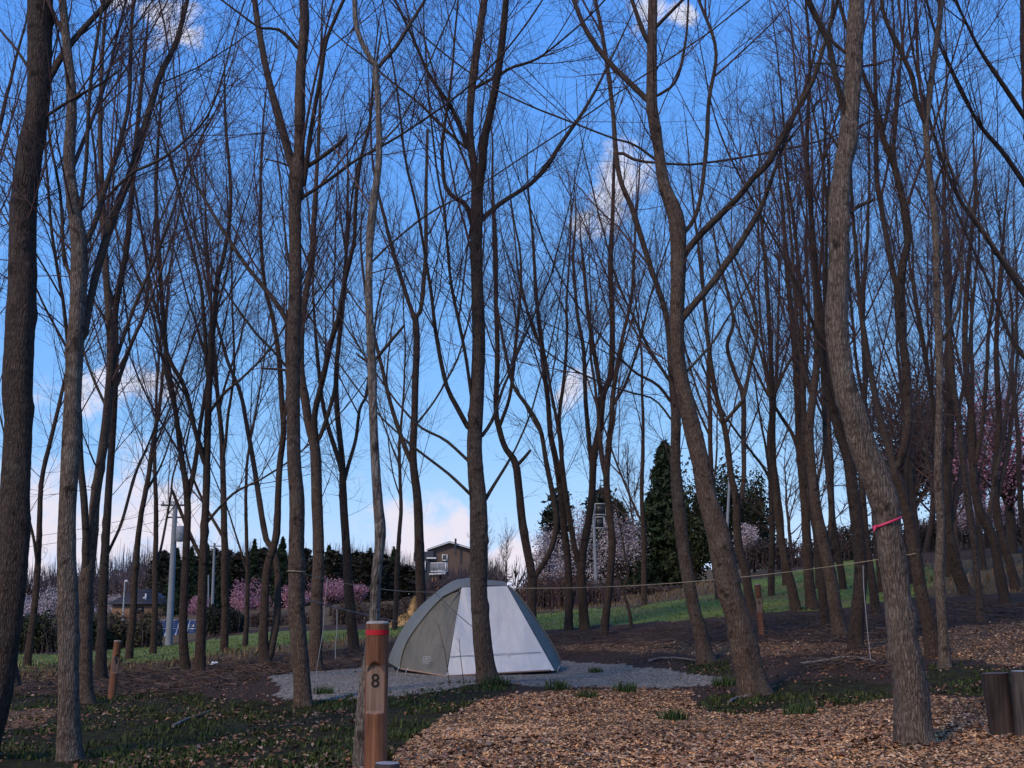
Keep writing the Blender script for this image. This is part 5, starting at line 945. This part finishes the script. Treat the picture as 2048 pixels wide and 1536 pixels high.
for k, (dx, lb) in enumerate([(-.6, 'left power wire running back between the two utility poles'), (.6, 'right power wire running back between the two utility poles')]):
    rope('power_wire', lb, [b0 + (dx, 0, 0), b1 + (dx * .8, 0, 0)], .012, M_DARKM, .5, 'wire')
for k, z in enumerate((1015, 1034)):
    rope('power_wire', ['upper', 'lower'][k] + ' power wire leaving the concrete pole towards the left edge', [W(346, z, 60), W(-250, z + 70, 66)], .012, M_DARKM, .7, 'wire')
# ------------------------------------------------------------------ ground cover
def scatter(rg, n, y0, y1, pw, polys, amp=.7, umax=.52):
    Y = y0 + (y1 - y0) * rg.random(n) ** pw; X = rg.uniform(-umax, umax, n) * (Y + .6); Z = gz(X, Y); P = np.stack([X, Y, Z], -1); ok = zone(polys, P, amp); return P[ok]
def blades(rg, P, hmin, hmax, w, c0, c1, per=3, lean=.5):
    P = np.repeat(P, per, 0) + np.concatenate([rg.normal(size=(len(P) * per, 2)) * .012, np.zeros((len(P) * per, 1))], 1); n = len(P); az = rg.random(n) * 6.283; h = rg.uniform(hmin, hmax, n); l = rg.uniform(.1, 1, n) * lean * h
    s = np.stack([np.cos(az + 1.57), np.sin(az + 1.57), 0 * az], 1) * w / 2; d = np.stack([np.cos(az) * l, np.sin(az) * l, h], 1); mid = P + d * np.array([.4, .4, .6])
    V = np.stack([P - s, P + s, mid + s * .8, mid - s * .8, P + d], 1).reshape(-1, 3); b = np.arange(n) * 5; Q = np.stack([b, b + 1, b + 2, b + 3], 1); T = np.stack([b + 3, b + 2, b + 4], 1)
    u = rg.random(n)[:, None]; col = (np.array(c0) * (1 - u) + np.array(c1) * u) * rg.uniform(.75, 1.25, n)[:, None]; return V, Q, T, np.repeat(col, 5, 0)
def chips():
    rg = np.random.default_rng(12); P = np.concatenate([scatter(rg, 112000, 5.0, 14, 1.25, Z_CHIPS[:1]), scatter(rg, 60000, 12, 26, 1.2, Z_CHIPS[1:2]), scatter(rg, 16000, 9, 15, 1.2, Z_CHIPS[2:])]); n = len(P)
    az = rg.random(n) * 6.283; ln = rg.uniform(.006, .022, n)[:, None]; wd = ln * rg.uniform(.35, .8, n)[:, None]; a = np.stack([np.cos(az), np.sin(az), rg.normal(size=n) * .28], 1); b = np.stack([-np.sin(az), np.cos(az), rg.normal(size=n) * .3], 1); c = P + np.array([0, 0, .006])
    up = np.array([0, 0, 1.0]) * rg.uniform(.002, .009, n)[:, None]; V = np.stack([c - a * ln + b * wd * .4, c - b * wd, c + a * ln, c + b * wd * .9 - a * ln * .2, c + up], 1).reshape(-1, 3); q = np.arange(n) * 5; T = np.concatenate([np.stack([q + i, q + (i + 1) % 4, q + 4], 1) for i in range(4)])
    pal = np.array([(.26, .155, .085), (.33, .21, .12), (.21, .115, .062), (.30, .22, .16), (.16, .085, .05), (.42, .32, .22), (.34, .18, .085), (.22, .17, .145), (.11, .065, .045)]); k = rg.choice(9, n, p=[.17, .14, .16, .11, .12, .06, .11, .08, .05]); col = pal[k] * rg.uniform(.8, 2.3, n)[:, None] * np.array([1.12, .98, .78]) * np.clip(1.0 + 1.3 * fbm(NA, P[:, 0] * 1.1 + 3, P[:, 1] * 1.1 + 3, 3), .6, 1.3)[:, None]
    tag(obj('wood_chips', mesh_np('wood_chips', V, None, T, M_TONE, False, np.repeat(col, 5, 0))), 'brown wood chips spread over the path and clearing', 'wood chips', kind='stuff')
chips()
def weeds():
    rg = np.random.default_rng(13); P = scatter(rg, 34000, 6, 17, 1.15, Z_WEED, .9)
    cl = fbm(NB, P[:, 0] * 1.6 + 40, P[:, 1] * 1.6 + 40, 3); P = P[cl + rg.normal(size=len(P)) * .05 > .01]
    V, Q, T, c = blades(rg, P, .015, .05, .012, (.026, .038, .008), (.068, .088, .018), 3, .9)
    tag(obj('ground_weeds', mesh_np('ground_weeds', V, Q, T, M_LEAF, False, c)), 'low dark green weeds covering the bank and path edges', 'weeds', kind='stuff')
    P = scatter(rg, 46000, 18, 62, 1.3, Z_LAWN, .3); V, Q, T, c = blades(rg, P, .02, .05, .03, (.09, .12, .026), (.17, .22, .05), 1, .8)
    P2 = scatter(rg, 26000, 18, 75, 1.2, Z_DRY, .3); V2, Q2, T2, c2_ = blades(rg, P2, .05, .16, .03, (.10, .055, .03), (.20, .14, .07), 1, .8)
    tag(obj('dry_grass', mesh_np('dry_grass', V2, Q2, T2, M_LEAF, False, c2_)), 'dry brown grass on the slope and along the lawn edges', 'dry grass', kind='stuff')
    tag(obj('lawn_grass', mesh_np('lawn_grass', V, Q, T, M_LEAF, False, c)), 'short green grass on the lawn behind the trees', 'grass', kind='stuff')
weeds()
def tufts():
    for k, (px, Y, s, lb) in enumerate([(1113,13.5,1,'grass tuft on the front edge of the gravel, first right of the tent trunk'),(1248,13.6,1,'grass tuft on the front edge of the gravel, second right of the tent trunk'),(1190,17.2,.7,'small grass tuft on the gravel beside the tent corner'),(1170,12.6,.9,'low grass tuft among the chips before the gravel'),(990,14.1,1.2,'grass tuft at the foot of the trunk before the tent'),(650,13.9,.8,'grass tuft on the gravel left of the numbered post'),(1445,14.2,1.1,'grass tuft at the right tip of the gravel'),(1590,10.2,1,'grass tuft between the big leaning and the pink-ribboned trunks'),(1340,10.4,.9,'sparse grass tuft among the chips left of the big leaning trunk')]):
        rg = np.random.default_rng(60 + k); b = on_ground(px, Y); b[2] = float(gz(b[0], np.array(Y))); n = int(90 * s); P = np.concatenate([np.clip(rg.normal(size=(n, 2)), -1.6, 1.6) * np.array([.08, .06]) * s, np.zeros((n, 1)) - .005], 1); V, Q, T, c = blades(rg, P, .05 * s, .15 * s, .008, (.025, .05, .012), (.06, .095, .025), 2, .9)
        tag(obj('grass_tuft', mesh_np('grass_tuft', V, Q, T, M_LEAF, False, c), None, b), lb, 'grass', 'grass tufts')
tufts()
def litter():
    rg = np.random.default_rng(14); Zall = [[(-600, 1240), (2700, 1240), (2700, 1900), (-600, 1900)]]
    P = scatter(rg, 20000, 6, 19, 1.3, Zall, 0); g = zone(Z_GRAVEL, P, .3); cl = fbm(NA, P[:, 0] * .9 + 5, P[:, 1] * .9 + 5, 3); keep = (~g | (rg.random(len(P)) < .08)) & (cl > -.05); P = P[keep] + np.array([0, 0, .018]); n = len(P)
    az = rg.random(n) * 6.283; L = rg.uniform(.010, .030, n)[:, None]; a = np.stack([np.cos(az), np.sin(az), rg.normal(size=n) * .3], 1) * L; b = np.stack([-np.sin(az), np.cos(az), rg.normal(size=n) * .35], 1) * L * .55; up = np.array([0, 0, 1.]) * L * .35
    V = np.stack([P - a, P - b * 1 + up, P + a, P + b + up, P], 1).reshape(-1, 3); q = np.arange(n) * 5; T = np.concatenate([np.stack([q + i, q + (i + 1) % 4, q + 4], 1) for i in range(4)])
    pal = np.array([(.20, .09, .05), (.28, .14, .08), (.13, .07, .045), (.34, .23, .16), (.24, .11, .055)]); col = pal[rg.integers(0, 5, n)] * rg.uniform(.7, 1.2, n)[:, None]
    tag(obj('dead_leaves', mesh_np('dead_leaves', V, None, T, M_TONE, False, np.repeat(col, 5, 0))), 'curled brown dead leaves strewn over the ground', 'leaves', kind='stuff')
    ZB = [[(-300, 1345), (420, 1325), (760, 1290), (1050, 1272), (1300, 1255), (1480, 1240), (1760, 1225), (2300, 1170), (2300, 1240), (1900, 1250), (1760, 1285), (1480, 1290), (1120, 1320), (800, 1335), (540, 1350), (420, 1390), (-300, 1405)], [(1560, 1300), (1790, 1300), (1790, 1350), (1600, 1345)]]
    P = scatter(rg, 17000, 11, 30, 1.1, ZB, .4); n = len(P); az = rg.random(n) * 6.283; L = rg.uniform(.06, .35, n); d = np.stack([np.cos(az), np.sin(az), rg.normal(size=n) * .16], 1) * L[:, None]; z = np.array([0, 0, 1]) * rg.uniform(.005, .06, n)[:, None]
    PP = np.stack([P + z - d / 2, P + z + rg.normal(size=(n, 3)) * .015, P + z + d / 2], 1); V, Q = tubes(PP, np.repeat(rg.uniform(.003, .009, n)[:, None], 3, 1), 3); tag(obj('twig_litter', mesh_np('twig_litter', V, Q, None, flat('twig_litter', (.10, .066, .05), .9, .6, 2.5))), 'dark brushwood and twig litter between the gravel and the lawn', 'brushwood', kind='stuff')
litter()
